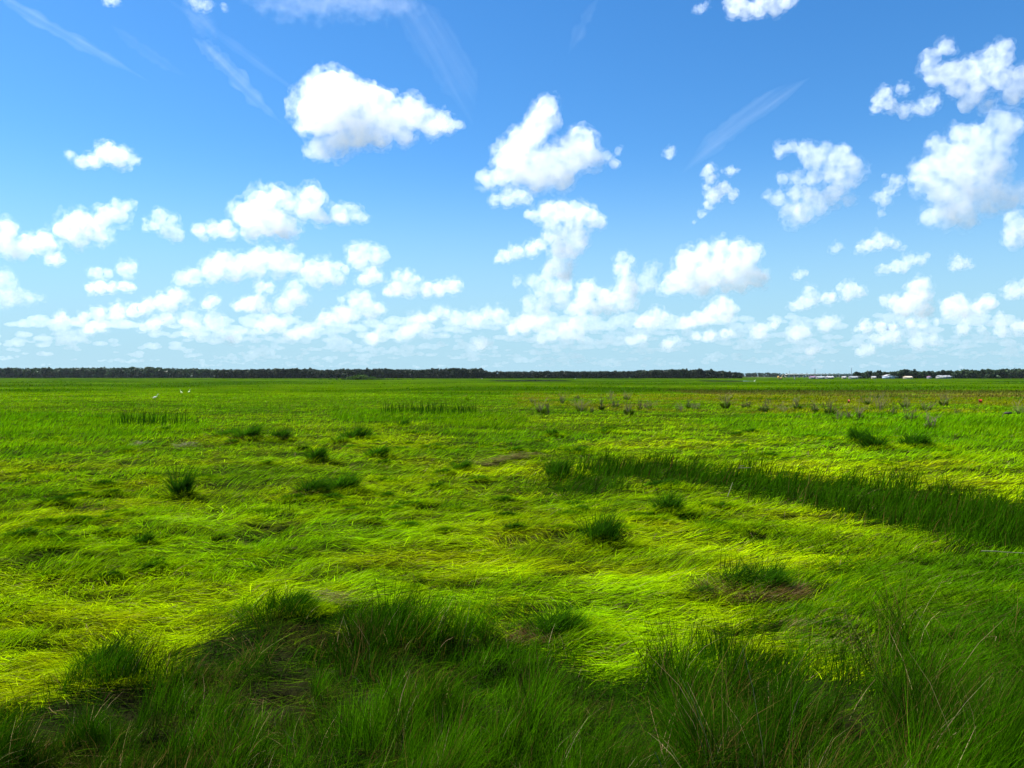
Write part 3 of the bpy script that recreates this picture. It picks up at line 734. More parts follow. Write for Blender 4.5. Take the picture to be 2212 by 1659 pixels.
def tree(u, vtop, Y, rr, label, tone=1.0, group=None):
    h = (HOR - vtop) / F * Y + CAM_H
    root = empty('broadleaf_tree', (gx(u, Y), Y, 0))
    (v, q, c), (tv, tq) = tree_geo(h, h * rr, int(u * 7 + Y), cards=230, bare=.1)
    link('crown', mesh_np('crown', v, q, c * tone), M_LEAF, root)
    link('trunk', mesh_np('trunk', tv, tq), M_BARK, root)
    return tag(root, label, 'tree', group)
M_BARK = plain('bark', (.07, .055, .04), .9)
for u, vt, Y, rr, lab, tn in [  # low tones over the middle woods repeat its painted shade
    (981, 795, 975, .5, 'rounded tree crown rising above the middle woods, left of a taller pair', .7),
    (1024, 796, 975, .55, 'broad tree crown at the step where the middle woods drop lower', .7),
    (640, 795, 980, .45, 'single crown standing above the middle woods near the green hummock', .75),
    (1478, 798, 960, .6, 'wide crown at the highest part of the dark woods right of centre', .8),
    (1563, 802, 950, .6, 'rounded tree near the right end of the dark woods', .95),
    (1588, 804, 950, .6, 'last rounded tree at the right end of the dark woods', .95),
    (1849, 803, 880, .62, 'first small round tree at the left end of the woods behind the houses', 1.0),
    (1876, 802, 885, .62, 'bushy tree second from the left end of the woods behind the houses', 1.1),
    (1897, 800, 880, .55, 'taller domed tree left of the two-storey house', 1.05),
    (1946, 799, 890, .6, 'spreading light green tree behind the two-storey house', 1.35),
    (1960, 797, 885, .42, 'tall twin-topped tree right of the two-storey house, its left stem', 1.0),
    (1975, 797, 885, .42, 'tall tree right of the two-storey house, its top the highest of the right woods', .95),
    (2036, 801, 880, .55, 'dark tree between the tan-roofed house and the narrow white house', .8),
    (2065, 803, 905, .6, 'tree directly behind the large white house', .9),
    (2140, 798, 890, .6, 'full tree at the tallest stretch of woods right of the large white house', 1.1)]:
    tree(u, vt, Y, rr, lab, tn)

# green shrub hummock in front of the middle woods
def shrub_patch(u0, u1, vtop, vbase, label):
    Y = depth(vbase); V = []; Q = []; Cc = []; n = 0; g = np.random.default_rng(3)
    hmax = (vbase - vtop) / F * Y
    root = empty('shrub_hummock', (gx((u0 + u1) / 2, Y), Y, 0)); cx = gx((u0 + u1) / 2, Y); half = (gx(u1, Y) - gx(u0, Y)) / 2
    tv = []
    for k in range(90):
        x = g.normal(0, .42) * half; y = g.uniform(-8, 8); f = max(.16, math.exp(-(x / half / .45) ** 2)) * g.uniform(.65, 1.0)
        (v, q, c), t = tree_geo(hmax * f, hmax * .45 * (f + .4), k + 50, (x, y, -.1), cards=60, bare=-.1)
        V.append(v); Q.append(q + n); Cc.append(c * np.array((2.2, 2.6, .45))); n += len(v); tv.append(t)
    link('foliage', mesh_np('foliage', np.concatenate(V), np.concatenate(Q), np.concatenate(Cc)), M_LEAF, root)
    tag(root, label, 'shrubs')
shrub_patch(702, 862, 809.0, 820, 'low bright green shrub hummock in front of the middle woods')

# ---------------------------------------------------------------- ponds
def pond(u0, u1, v, thick, seed):
    Y = depth(v); Yb = depth(v - thick); g = np.random.default_rng(seed); n = 24
    a = np.linspace(0, 1, n); V = []
    x0, x1 = gx(u0, Y), gx(u1, Y)
    for t in a: V.append((x0 + (x1 - x0) * t, Y - (Yb - Y) * .2 * math.sin(t * math.pi) * g.uniform(.5, 1.2), .22))
    for t in a[::-1]: V.append((x0 + (x1 - x0) * t, Y + (Yb - Y) * math.sin(t * math.pi) ** .5 * g.uniform(.6, 1.1), .22))
    me = bpy.data.meshes.new('pond_water'); me.from_pydata(V, [], [tuple(range(len(V)))])
    m, nn, b = new_mat('still_water'); b.inputs['Base Color'].default_value = (.02, .03, .03, 1); b.inputs['Roughness'].default_value = .03
    b.inputs['IOR'].default_value = 1.33
    t = nn.nodes.new('ShaderNodeTexNoise'); t.inputs['Scale'].default_value = .8; bp = nn.nodes.new('ShaderNodeBump'); bp.inputs['Strength'].default_value = .08
    tcx = nn.nodes.new('ShaderNodeTexCoord'); nn.links.new(tcx.outputs['Object'], t.inputs['Vector'])
    nn.links.new(t.outputs['Fac'], bp.inputs['Height']); nn.links.new(bp.outputs[0], b.inputs['Normal'])
    tag(link('pond_water', me, m), kind='structure')
pond(1050, 1238, 823.6, 2.2, 1)
pond(1530, 1632, 824.2, 1.6, 2)

# ---------------------------------------------------------------- tussocks standing out of the mat (measured on the 2560 px photograph)
def tussock(x, y, wpx, hpx, label, lean=.25, tilt=.5, green=.3, brown=.3, n=None, spiky=0.0, deep=.5, rot=0.0, group='dark tussocks rising from the flattened grass'):
    u, v = x * .8641, y * .8641
    X, Y = on_ground(u, v); w_ = wpx * .8641 / F * Y; h = hpx * .8641 / F * Y * (1.35 if tilt <= .6 else 1.0)
    g = np.random.default_rng(int(x * 3 + y)); n = n or int(np.clip(5200 / Y * w_ * 4, 260, 2600))
    if brown >= .9: n = int(n * .45)
    root = empty('grass_tussock', (X, Y, float(height(np.array([X]), np.array([Y]))[0])))
    ns = int(g.integers(4, 8)); sx_ = g.uniform(-.9, .9, ns); sy_ = g.uniform(-.8, .8, ns); sh = g.uniform(.45, 1.1, ns) * (1 - .45 * np.abs(sx_)); sr = g.uniform(.22, .5, ns)
    q = g.integers(0, ns, n); a = g.uniform(0, 6.28, n); rr = np.abs(g.normal(0, 1, n)) * sr[q]
    ex = sx_[q] * .75 + rr * np.cos(a); ey = sy_[q] * .75 + rr * np.sin(a); r = np.clip(np.sqrt(ex ** 2 + ey ** 2), 0, 1.3)
    lx = ex * w_ * .40; ly = ey * w_ * deep * .42 + w_ * .08
    lx, ly = lx * math.cos(rot) - ly * math.sin(rot), lx * math.sin(rot) + ly * math.cos(rot)
    dome = np.clip(1 - r ** 2, -.2, 1); tone = g.uniform(.7, 1.4, ns)[q]
    az = np.where(g.random(n) < .6, lean + g.normal(0, .5, n), a + g.normal(0, .5, n))
    L = h * g.uniform(.5, 1.3, n) * (.6 + .4 * dome) * (.45 + .75 * sh[q])
    big = g.random(n) < spiky; L[big] *= 1.6
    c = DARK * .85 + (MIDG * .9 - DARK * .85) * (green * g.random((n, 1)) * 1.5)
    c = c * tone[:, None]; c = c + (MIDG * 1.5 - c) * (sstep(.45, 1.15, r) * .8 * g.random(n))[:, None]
    c = np.clip(c * (1 + g.normal(0, .25, (n, 1))), .002, 1)
    v1, q1, c1 = blades(np.stack([lx, ly, -.05 + .12 * h * dome], 1), az, L, np.radians(g.uniform(0, 26, n) + 30 * tilt), np.radians(g.uniform(20, 70, n) + 50 * tilt * (~big)),
                        np.maximum(.0042, .58 * PX * Y) * g.uniform(.7, 1.3, n), c, waz=g.uniform(0, 6.28, n))
    link('blades', mesh_np('blades', v1, q1, c1), M_BLADE, root)
    m = int(n * .7); a = g.uniform(0, 6.28, m); rr = np.abs(g.normal(.75, .45, m))
    ex = rr * np.cos(a) * w_ * .55 + .12 * w_; ey = rr * np.sin(a) * w_ * deep * .55
    c = MIDG * .7 + (BRIGHT * .8 - MIDG * .7) * np.clip(rr[:, None] * .7 + g.normal(0, .25, (m, 1)), 0, 1)
    azs = np.where(g.random(m) < .75, g.normal(.1, .5, m), a)
    zz = height(ex + X, ey + Y) - height(np.array([X]), np.array([Y]))[0] - .03
    v1, q1, c1 = blades(np.stack([ex, ey, zz], 1), azs, np.clip(h * g.uniform(.5, 1.1, m), .1, .4), np.radians(g.uniform(30, 75, m)), np.radians(g.uniform(70, 98, m)), np.maximum(.0035, .5 * PX * Y) * g.uniform(.7, 1.3, m), np.clip(c * (1 + g.normal(0, .2, (m, 1))), .0004, .7))
    link('skirt', mesh_np('skirt', v1, q1, c1), M_BLADE, root)
    m = int(n * (.12 + .45 * brown) * (3.2 if brown >= .9 else 1)); r = np.sqrt(g.random(m)) * .92; a = g.uniform(0, 6.28, m)
    lx = r * np.cos(a) * w_ * .46; ly = r * np.sin(a) * w_ * deep * .40 - w_ * .03
    lx, ly = lx * math.cos(rot) - ly * math.sin(rot), lx * math.sin(rot) + ly * math.cos(rot)
    c = UMBER * .55 + (BROWN - UMBER * .55) * (brown * g.random((m, 1)) * 1.2)
    st = g.random(m) < brown * .2; c[st] = STRAW * g.uniform(.3, .8, (st.sum(), 1))
    v1, q1, c1 = blades(np.stack([lx, ly, np.full(m, -.09) + .10 * h * (1 - r)], 1), a + g.normal(0, .8, m), h * g.uniform(.3, .75, m), np.radians(g.uniform(15, 60, m)), np.radians(g.uniform(60, 130, m)),
                        np.maximum(.004, .55 * PX * Y) * g.uniform(.7, 1.3, m), c, waz=g.uniform(0, 6.28, m))
    link('thatch', mesh_np('thatch', v1, q1, c1), M_BLADE, root)
    tag(root, label, 'grass tussock', group)

for t in [
    (890, 1094, 95, 40, 'wide dark tussock with a black hollow at its left foot, left of centre', .3, .4, .4, .1),
    (845, 1108, 46, 22, 'low tufts trailing left of the wide dark tussock', .3, .8, .5, .3),
    (560, 1090, 90, 30, 'leaning dark tuft left of the wide dark tussock', .2, .9, .4, .4),
    (620, 1098, 90, 36, 'fuller dark tussock between the leaning tuft and the wide one', .4, .6, .35, .3),
    (700, 1095, 80, 30, 'low tussock with brownish right end between two dark ones', .1, .7, .4, .6),
    (790, 1152, 66, 30, 'small round tussock below the wide dark one', .3, .3, .3, .1),
    (965, 1062, 60, 17, 'flat dark tuft, left of a tight pair beyond the wide tussock', .2, .7, .3, .2),
    (1008, 1062, 30, 17, 'small upright tuft, right of a tight pair beyond the wide tussock', .3, .3, .3, .1),
    (940, 1140, 70, 26, 'scrubby green tuft right of the wide dark tussock', .4, .6, .5, .2),
    (775, 1236, 90, 40, 'brown-based tussock, left of three in a row', .2, .6, .35, .7),
    (850, 1228, 110, 48, 'largest of three brown-based tussocks in a row', .3, .5, .4, .6),
    (960, 1235, 60, 22, 'low brown-based tussock, right of three in a row', .1, .8, .4, .7),
    (445, 1240, 60, 42, 'very dark pointed tussock in the left field', .4, .25, .15, .1, None, .2),
    (405, 1240, 80, 20, 'dark wedge of bent grass left of the pointed tussock', 2.6, 1.0, .25, .2),
    (160, 1240, 46, 20, 'tiny dark hole-like tuft at far left', .2, .5, .1, .4),
    (280, 1228, 50, 20, 'small flat tuft between the tiny and the pointed one', .3, .9, .3, .2),
    (100, 1310, 100, 24, 'low brown-green tuft near the left edge', .4, .9, .3, .5),
    (50, 1350, 120, 40, 'long dark tuft sloping up from the left edge', .4, .9, .2, .5, None, 0, .4, .25),
    (130, 1346, 80, 30, 'bent tuft right of the long one at the left edge', .3, .9, .3, .4),
    (265, 1334, 90, 28, 'dark tuft with a black right tip in the left field', .3, .7, .2, .4),
    (352, 1368, 54, 30, 'compact black-green tuft in the left field', .3, .4, .2, .3),
    (545, 1345, 40, 18, 'little tuft in the middle of the left field', .3, .8, .3, .3),
    (200, 1388, 80, 18, 'ragged low tuft above the long brown cut', .3, .9, .4, .4),
    (270, 1438, 90, 24, 'left end of the long dark cut across the mat', .4, .8, .15, .6, None, 0, .35, .3),  # crevice in the mat, its darkness put in as low dark blades
    (335, 1422, 60, 20, 'right brown end of the long dark cut across the mat', .4, .8, .15, .8, None, 0, .35, .3),
    (1085, 1220, 56, 24, 'small dark green tuft in the centre of the field', .2, .7, .3, .1),
    (1255, 1250, 70, 24, 'flat tuft left of the dark end of the ridge', .2, .9, .4, .2),
    (1135, 1270, 50, 14, 'thin low tuft below the centre of the field', .2, 1.0, .3, .2),
    (1440, 1128, 62, 26, 'dark swept tuft above the ridge', .3, .8, .25, .2),
    (1290, 1132, 60, 24, 'greenish tuft above the straw line', .2, .7, .4, .2),
    (1150, 1172, 44, 30, 'small bush-like tuft at the left end of the straw line', .3, .4, .5, .2),
    (1390, 1194, 66, 40, 'black-footed clump at the left tip of the ridge', .3, .3, .2, .1),
    (1500, 1358, 100, 62, 'tall dark tussock with upright blades right of centre', .4, .15, .15, .5, 1500, .22),
    (1668, 1280, 84, 36, 'dark spiky tussock in the bright mat below the ridge', .3, .4, .2, .4, None, .12),
    (1655, 1218, 110, 26, 'black swept tuft just under the ridge', .1, .9, .15, .1),
    (1780, 1320, 90, 28, 'soft bent tuft right of the spiky tussock', .2, .9, .5, .4),
    (1410, 1030, 0, 0, None),
    (2185, 1122, 84, 32, 'dark bush-like clump in the right field', 2.4, .35, .2, .1),
    (2150, 1108, 60, 28, 'upright green clump left of the dark bush-like one', 1.8, .2, .45, .1),
    (2290, 1118, 110, 28, 'wide dark clump right of the bush-like one', .4, .5, .3, .2),
    (2380, 1142, 90, 24, 'low swept tuft near the right edge', .4, .9, .3, .3),
    (2205, 1158, 70, 10, 'thin dark streak of grass in the right field', .1, 1.0, .2, .3),
    (1510, 1082, 70, 14, 'flat brownish tuft beyond the ridge', .2, .9, .3, .8),
    (1380, 1090, 34, 22, 'small green tuft beyond the ridge', .3, .4, .4, .1),
    (1870, 1482, 300, 78, 'largest brown tussock with pale straw at its left and spikes on top', .3, .55, .25, .95, 2600, .05),
    (1745, 1490, 90, 40, 'low dark tuft at the left foot of the largest brown tussock', .2, .8, .2, .5),
    (1990, 1525, 170, 40, 'brown bent patch right of the largest brown tussock', .1, 1.0, .25, .9),
    (2080, 1570, 170, 30, 'brown flattened straw patch at the lower right', .1, 1.0, .2, 1.0),
    (1380, 1582, 210, 60, 'brown thatch clump at the edge of the front bank', .3, .5, .35, .95),
    (960, 1590, 150, 60, 'dark clump with pale straw foot in the front bank', .3, .3, .3, .8, None, .1),
    (1025, 1468, 60, 16, 'small brown hollow in the mat above the front bank', .3, .8, .2, .8),
    (1015, 1494, 44, 14, 'smaller brown hollow below the other one above the front bank', .3, .8, .2, .8),
    (235, 1046, 56, 14, 'flat dark tuft far left', .3, .8, .3, .2),
    (1945, 1175, 0, 0, None),
    (730, 1540, 120, 50, 'dark notch of grass at the corner of the front bank', .9, .6, .25, .3),
    (250, 1690, 180, 60, 'dark bushy corner of the front bank at left', .9, .4, .25, .3),
    ]:
    if t[2]: tussock(*t)

# the many small low tufts of the mat that nothing tells apart
TR = np.random.default_rng(77)
def small_tufts(n, x0, x1, y0, y1, label, group):
    for k in range(n):
        x = TR.uniform(x0, x1); y = TR.uniform(y0, y1)
        if y > 1330 and x > 650: continue
        f = (y * .8641 - HOR) / 300
        tussock(x, y, TR.uniform(45, 120) * (.5 + .5 * f), TR.uniform(9, 22) * (.6 + .5 * f), label, TR.normal(.2, .4), TR.uniform(.75, 1.0), TR.uniform(.15, .5), TR.uniform(.2, .7), None, 0, .5, TR.uniform(-.2, .4), group)
small_tufts(64, 0, 1250, 1075, 1430, 'small low bent tuft, one of many alike over the left half of the mat', 'small low tufts in the left half of the mat')
small_tufts(22, 1260, 2540, 1060, 1150, 'small low bent tuft, one of several alike in the mat beyond the ridge', 'small low tufts beyond the ridge')
small_tufts(18, 1250, 2000, 1250, 1330, 'small low bent tuft, one of several alike in front of the dark ridge', 'small low tufts in front of the ridge')

# loose groups of thin reeds
def reeds(x0, x1, y, hpx, n, label):
    g = np.random.default_rng(int(x0 + y)); Y = depth(y * .8641); X0 = gx(x0 * .8641, Y); X1 = gx(x1 * .8641, Y)
    root = empty('reed_clump', ((X0 + X1) / 2, Y, 0)); xs = g.uniform(-.5, .5, n) * (X1 - X0); ys = g.normal(0, .05 * Y, n) * .5
    L = hpx * .8641 / F * Y * g.uniform(.5, 1.2, n)
    zz = height(xs + (X0 + X1) / 2, ys + Y) - .08
    c = np.clip((DARK * .9 + (MIDG - DARK) * .4 * g.random((n, 1))) * (1 + g.normal(0, .2, (n, 1))), .002, 1)
    v, q, c = blades(np.stack([xs, ys, zz], 1), g.uniform(0, 6.28, n), L, np.radians(g.uniform(0, 9, n)), np.radians(g.uniform(4, 26, n)), np.maximum(.006, .6 * PX * Y) * g.uniform(.7, 1.2, n), c, waz=g.uniform(-.6, .6, n))
    link('blades', mesh_np('blades', v, q, c), M_BLADE, root)
    tag(root, label, 'reeds')
reeds(292, 455, 1062, 40, 150, 'sparse upright reeds standing in the far left field')
reeds(655, 730, 1282, 26, 46, 'thin row of short reeds in the bright mat left of centre')
reeds(960, 1190, 1032, 28, 240, 'wide stand of dark reeds beyond the centre of the field')
reeds(1790, 1920, 1440, 70, 26, 'tall green reed tips rising from the largest brown tussock')
reeds(1750, 1850, 1640, 92, 260, 'peaked tuft of tall reeds in the front bank')
reeds(1900, 2000, 1690, 90, 130, 'second peak of reeds right of the peaked tuft')
reeds(2080, 2140, 1690, 84, 60, 'slim reed spike in the front bank at right')
reeds(2270, 2330, 1690, 76, 80, 'reed tuft in the front bank near the right edge')

# ---------------------------------------------------------------- drift straw and sticks
def straw_pile(x0, x1, y0, y1, thick, n, label, cat, grey=0.0, name='wrack_line'):
    g = np.random.default_rng(int(x0)); t = np.clip(g.normal(.5, .22, n), 0, 1)
    u = (x0 + (x1 - x0) * t) * .8641; v = (y0 + (y1 - y0) * t + g.normal(0, thick, n) * np.sin(t * 3.1) + thick * 1.5 * np.sin(t * 7)) * .8641
    Y = depth(v); X = gx(u, Y); cx, cy = X.mean(), Y.mean()
    c = (STRAW * np.array((.62, .70, .5)) * (1 - grey) + np.array((.34, .34, .27)) * grey) * g.uniform(.3, 1.0, (n, 1)); dk = g.random(n) < .3; c[dk] = UMBER * g.uniform(.6, 1.3, (dk.sum(), 1))
    z = height(X, Y) + g.uniform(.03, .14, n)
    root = empty(name, (cx, cy, 0))
    v_, q, c = blades(np.stack([X - cx, Y - cy, z], 1), math.atan2(y0 - y1, (x1 - x0)) * .5 + g.normal(0, .4, n) + np.where(g.random(n) < .5, math.pi, 0), g.uniform(.1, .4, n), np.radians(g.uniform(75, 92, n)), np.radians(g.uniform(84, 98, n)),
                      np.maximum(.006, .6 * PX * Y), c)
    link('straw', mesh_np('straw', v_, q, c), M_BLADE, root)
    tag(root, label, cat)
straw_pile(1165, 1370, 1158, 1142, 2.2, 900, 'curved brown line of washed-up straw across the middle of the field', 'wrack line')
straw_pile(330, 362, 1111, 1112, 1.6, 110, 'small grey patch of washed-up reed stalks at left', 'wrack patch', .5, 'wrack_patch')
straw_pile(425, 500, 1116, 1114, 2.2, 190, 'larger grey patch of washed-up reed stalks at left', 'wrack patch', .5, 'wrack_patch')
straw_pile(800, 860, 1512, 1528, 5, 110, 'dry straw tangle at the corner of the front bank', 'straw tangle', .1, 'straw_tangle')

M_WOOD = plain('bleached_wood', (.17, .16, .08), .8, .15, 8)
M_DWOOD = plain('weathered_wood', (.035, .028, .024), .85, .3, 10)
def stick(x0, y0, x1, y1, z0, z1, r, label, kind='stick'):
    Y = depth(max(y0, y1) * .8641, min(z0, z1)); a = np.array((gx(x0 * .8641, Y), Y, CAM_H - (y0 * .8641 - HOR) / F * Y)); b = np.array((gx(x1 * .8641, Y), Y + .15, CAM_H - (y1 * .8641 - HOR) / F * (Y + .15)))
    g = np.random.default_rng(int(x0)); t = np.linspace(0, 1, 7)[:, None]
    P = (b - a) * t + g.normal(0, .003, (7, 3)) * np.linalg.norm(b - a)
    V, Q = tube(P, np.linspace(r, r * .6, 7), 6)
    o = link('driftwood_stick', mesh_np('driftwood_stick', V, Q, smooth=True), M_WOOD); o.location = a
    tag(o, label, kind)
stick(1846, 1170, 1883, 1169, .45, .45, .012, 'long pale stick lying flat on top of the ridge grass')
stick(1848, 1165, 1864, 1164, .45, .45, .010, 'short pale stick just behind the long one on the ridge')
stick(1819, 1241, 1836, 1206, .1, .5, .008, 'thin pale stalk leaning right at the foot of the ridge')
stick(2452, 1377, 2580, 1383, .35, .35, .009, 'pale straight pole lying in the grass at the right edge')
stick(1637, 1880, 1668, 1925, .5, .3, .006, 'dry pale stalk leaning at the bottom of the picture')

# ---------------------------------------------------------------- dead marsh shrubs
M_GREYTWIG = plain('grey_twigs', (.155, .128, .055), .85, .25, 6)
M_BROWNSTEM = plain('brown_stems', (.055, .045, .018), .9, .3, 6)
def branch(P, d, L, r, depth_, g, out, lvl=0):
    n = 5; pts = [P]; dd = d.copy()
    for k in range(n - 1):
        dd = dd + g.normal(0, .13, 3) + np.array((0, 0, .04)); dd /= np.linalg.norm(dd); pts.append(pts[-1] + dd * L / (n - 1))
    out[min(lvl, 1)].append(tube(pts, np.linspace(r, r * .55, n), 4))
    if depth_ > 0:
        for k in range(g.integers(2, 5)):
            i = g.integers(1, n); e = dd + g.normal(0, .55, 3); e[2] = abs(e[2]) * .8 + .15; e /= np.linalg.norm(e)
            branch(pts[i], e, L * g.uniform(.35, .65), r * .62, depth_ - 1, g, out, lvl + 1)
def dead_shrub(x, y, wpx, hpx, pale, base, label):
    u, v = x * .8641, y * .8641; X, Y = on_ground(u, v); h = 1.08 * hpx * .8641 / F * Y; w_ = max(wpx * .8641 / F * Y, .3 * h)
    g = np.random.default_rng(int(x * 7 + y)); root = empty('dead_shrub', (X, Y, float(height(np.array([X]), np.array([Y]))[0])), 0)
    out = [[], []]; ns = int(np.clip(4 + w_ * 5, 4, 12))
    for k in range(ns):
        e = np.array((g.uniform(-1, 1) * w_ / h * .75, g.uniform(-1, 1) * .5, 1.0)); e /= np.linalg.norm(e)
        branch(np.array((g.normal(0, .12) * w_, g.normal(0, .1) * w_, -.1)), e, h * g.uniform(.55, .85), .019, 2, g, out)
    link('stems', mesh_np('stems', *join(out[0])), M_BROWNSTEM if pale < .85 else M_GREYTWIG, root)
    link('twigs', mesh_np('twigs', *join(out[1])), M_GREYTWIG if pale > .4 else M_BROWNSTEM, root)
    if base > 0:
        m = int(160 * base); a = g.uniform(0, 6.28, m); r = np.sqrt(g.random(m)) * w_ * .38
        c = (UMBER * .9 + (MIDG - UMBER * .9) * g.random((m, 1))) * g.uniform(.6, 1.3, (m, 1))
        vv, q, c = blades(np.stack([r * np.cos(a), r * np.sin(a), np.full(m, -.05)], 1), a, h * g.uniform(.2, .5, m), np.radians(g.uniform(0, 25, m)), np.radians(g.uniform(20, 70, m)), np.full(m, .6 * PX * Y), c, waz=g.uniform(0, 6.28, m))
        link('leaves', mesh_np('leaves', vv, q, c), M_BLADE, root)
    tag(root, label, 'dead shrub', 'dead shrubs scattered over the brown part of the marsh')
for a in [
    (1330, 1006, 12, 18, .6, 0, 'small pale dead shrub, leftmost of all the dead shrubs'),
    (1405, 1007, 18, 28, .9, .1, 'grey forked dead shrub on a single foot, second from the left in the back row'),
    (1354, 1033, 26, 34, .5, .5, 'bushy brown-green dead shrub at the left front of the dead shrubs'),
    (1371, 1031, 8, 30, .1, .1, 'single thin upright stalk just right of the bushy left front shrub'),
    (1454, 1028, 32, 34, .9, .3, 'wide fan-shaped pale dead shrub, third cluster from the left'),
    (1479, 1030, 8, 16, .2, .2, 'short dark stalk just right of the fan-shaped shrub'),
    (1504, 1025, 14, 28, .3, .5, 'narrow dark-footed shrub right of the fan-shaped one'),
    (1443, 996, 14, 12, .3, .4, 'low dark twig bush behind the fan-shaped shrub'),
    (1525, 999, 18, 24, .95, 0, 'fuzzy pale grey shrub in the back row left of a wider one'),
    (1567, 998, 24, 18, .8, .2, 'wider, lower greyish shrub in the back row'),
    (1539, 1020, 22, 24, .3, .5, 'brown shrub in front of the fuzzy grey one'),
    (1573, 1037, 28, 36, .8, .9, 'pale forked shrub with a black base, nearest in the middle group'),
    (1619, 1023, 28, 26, .9, .1, 'rounded silver-grey shrub right of the black-based one'),
    (1600, 1023, 12, 24, .1, .1, 'slanting brown stalks touching the silver-grey shrub'),
    (1698, 1026, 20, 22, .95, .1, 'silvery shrub, left of a close group of three'),
    (1721, 1020, 12, 24, .2, .5, 'brown upright shrub, middle of a close group of three'),
    (1742, 1022, 28, 20, 1.0, .1, 'low whitish shrub, right of a close group of three'),
    (1814, 1019, 20, 42, .5, .8, 'tallest lone dead shrub with a dark foot and pale plume'),
    (1858, 1018, 8, 16, .1, .3, 'left one of two tiny dark shrubs side by side'),
    (1870, 1017, 14, 20, .2, .3, 'right one of two tiny dark shrubs side by side'),
    (1909, 1028, 24, 26, .4, .7, 'brown shrub with a green-black foot left of a silver one'),
    (1958, 1029, 28, 28, .95, .1, 'wide silver shrub with drooping left side'),
    (1995, 1022, 22, 32, .6, .4, 'dark-stemmed shrub standing beside the wide silver one'),
    (2038, 1030, 16, 30, .8, .3, 'slim pale shrub at the left end of the thicket near the small orange flag'),
    (2075, 1034, 32, 36, .2, .5, 'dark slanting stems at the left part of the thicket'),
    (2094, 1048, 24, 32, .9, .5, 'grey shrub standing nearest the viewer under the small orange flag'),
    (2122, 1046, 20, 22, .8, .3, 'low pale shrub right below the small orange flag'),
    (2149, 1046, 24, 34, .8, .2, 'pale brown shrub right of the small orange flag'),
    (2168, 1010, 22, 24, .8, .3, 'grey shrub in the back row before the dark brown band'),
    (2200, 1024, 32, 44, 1.0, .1, 'biggest silver-white shrub, tallest of the thicket'),
    (2232, 1034, 18, 28, .2, .6, 'dark green-stemmed shrub right of the biggest silver one'),
    (2264, 1018, 28, 26, .95, .2, 'silver-topped shrub between the biggest silver one and the big orange flag'),
    (2278, 1050, 30, 36, .4, .5, 'olive shrub with scattered stems at the right front of the thicket'),
    (2316, 1024, 30, 24, .7, .3, 'faint greyish shrub at the right of the thicket'),
    (2331, 1076, 30, 44, .6, 1.0, 'nearest dead shrub with a thick dark brown trunk-like base'),
    (2361, 1014, 24, 32, 1.0, .4, 'ghostly pale shrub halfway between the thicket and the big orange flag'),
    (2394, 1034, 12, 18, .1, .4, 'small rust-brown shrub below the ghostly pale one'),
    (2553, 1036, 24, 38, 1.0, .1, 'white leafless shrub leaning at the right edge')]:
    dead_shrub(*a)

# ---------------------------------------------------------------- orange flags and the board on a stake
M_ORANGE = plain('orange_plastic', (.50, .035, .006), .5, .1)
def flag(x, ytop, ybase, w_, hgt, label, lean=0):
    Y = depth(ybase * .8641); X = gx(x * .8641, Y); k = .8641 / F * Y
    root = empty('marker_flag', (X, Y, -.05)); H = (ybase - ytop) * k + .1
    link('pole', mesh_np('pole', *tube([(-lean * k, 0, -.1), (0, 0, H * .6), (0, 0, H)], [.014, .013, .012], 6)), plain('rusty_rod', (.22, .09, .04), .8), root)
    n = 7; V = []
    for i in range(n):
        for j in range(2):
            t = i / (n - 1); V.append((t * w_ * k - .01, .05 * math.sin(t * 4.5) + .02 * j, H - j * hgt * k - .04 * t))
    V = np.array(V); Q = np.array([(2 * i, 2 * i + 1, 2 * i + 3, 2 * i + 2) for i in range(n - 1)])
    o = link('flag_cloth', mesh_np('flag_cloth', V, Q, smooth=True), M_ORANGE, root)
    sm = o.modifiers.new('thickness', 'SOLIDIFY'); sm.thickness = .006
    tag(root, label, 'marker flag', 'orange marker flags among the dead shrubs')
flag(2120, 1000, 1017, 4, 8, 'small narrow orange flag on a rusty stake inside the shrub thicket', 4)
flag(2447, 999, 1016, 8, 8, 'larger square orange flag standing alone near the right edge')
Y = depth(1046 * .8641); k = .8641 / F * Y
root = empty('weathered_board', (gx(2506 * .8641, Y), Y, -.05))
link('stake', mesh_np('stake', *tube([(0, 0, -.1), (.0 * k, 0, 8 * k), (3 * k, 0, 14 * k), (9 * k, 0, 15.5 * k)], [.03, .028, .022, .018], 6)), M_BROWNSTEM, root)
V, Q = box(7 * k, 21 * k, -.12, .12, 13 * k, 18 * k); V[:, 2] += (V[:, 0] - 14 * k) * .08; V[V[:, 0] > 14 * k, 2] *= .97
link('board', mesh_np('board', V, Q), M_DWOOD, root)
tag(root, 'dark weathered board held out sideways on a bent stake near the right edge', 'board')

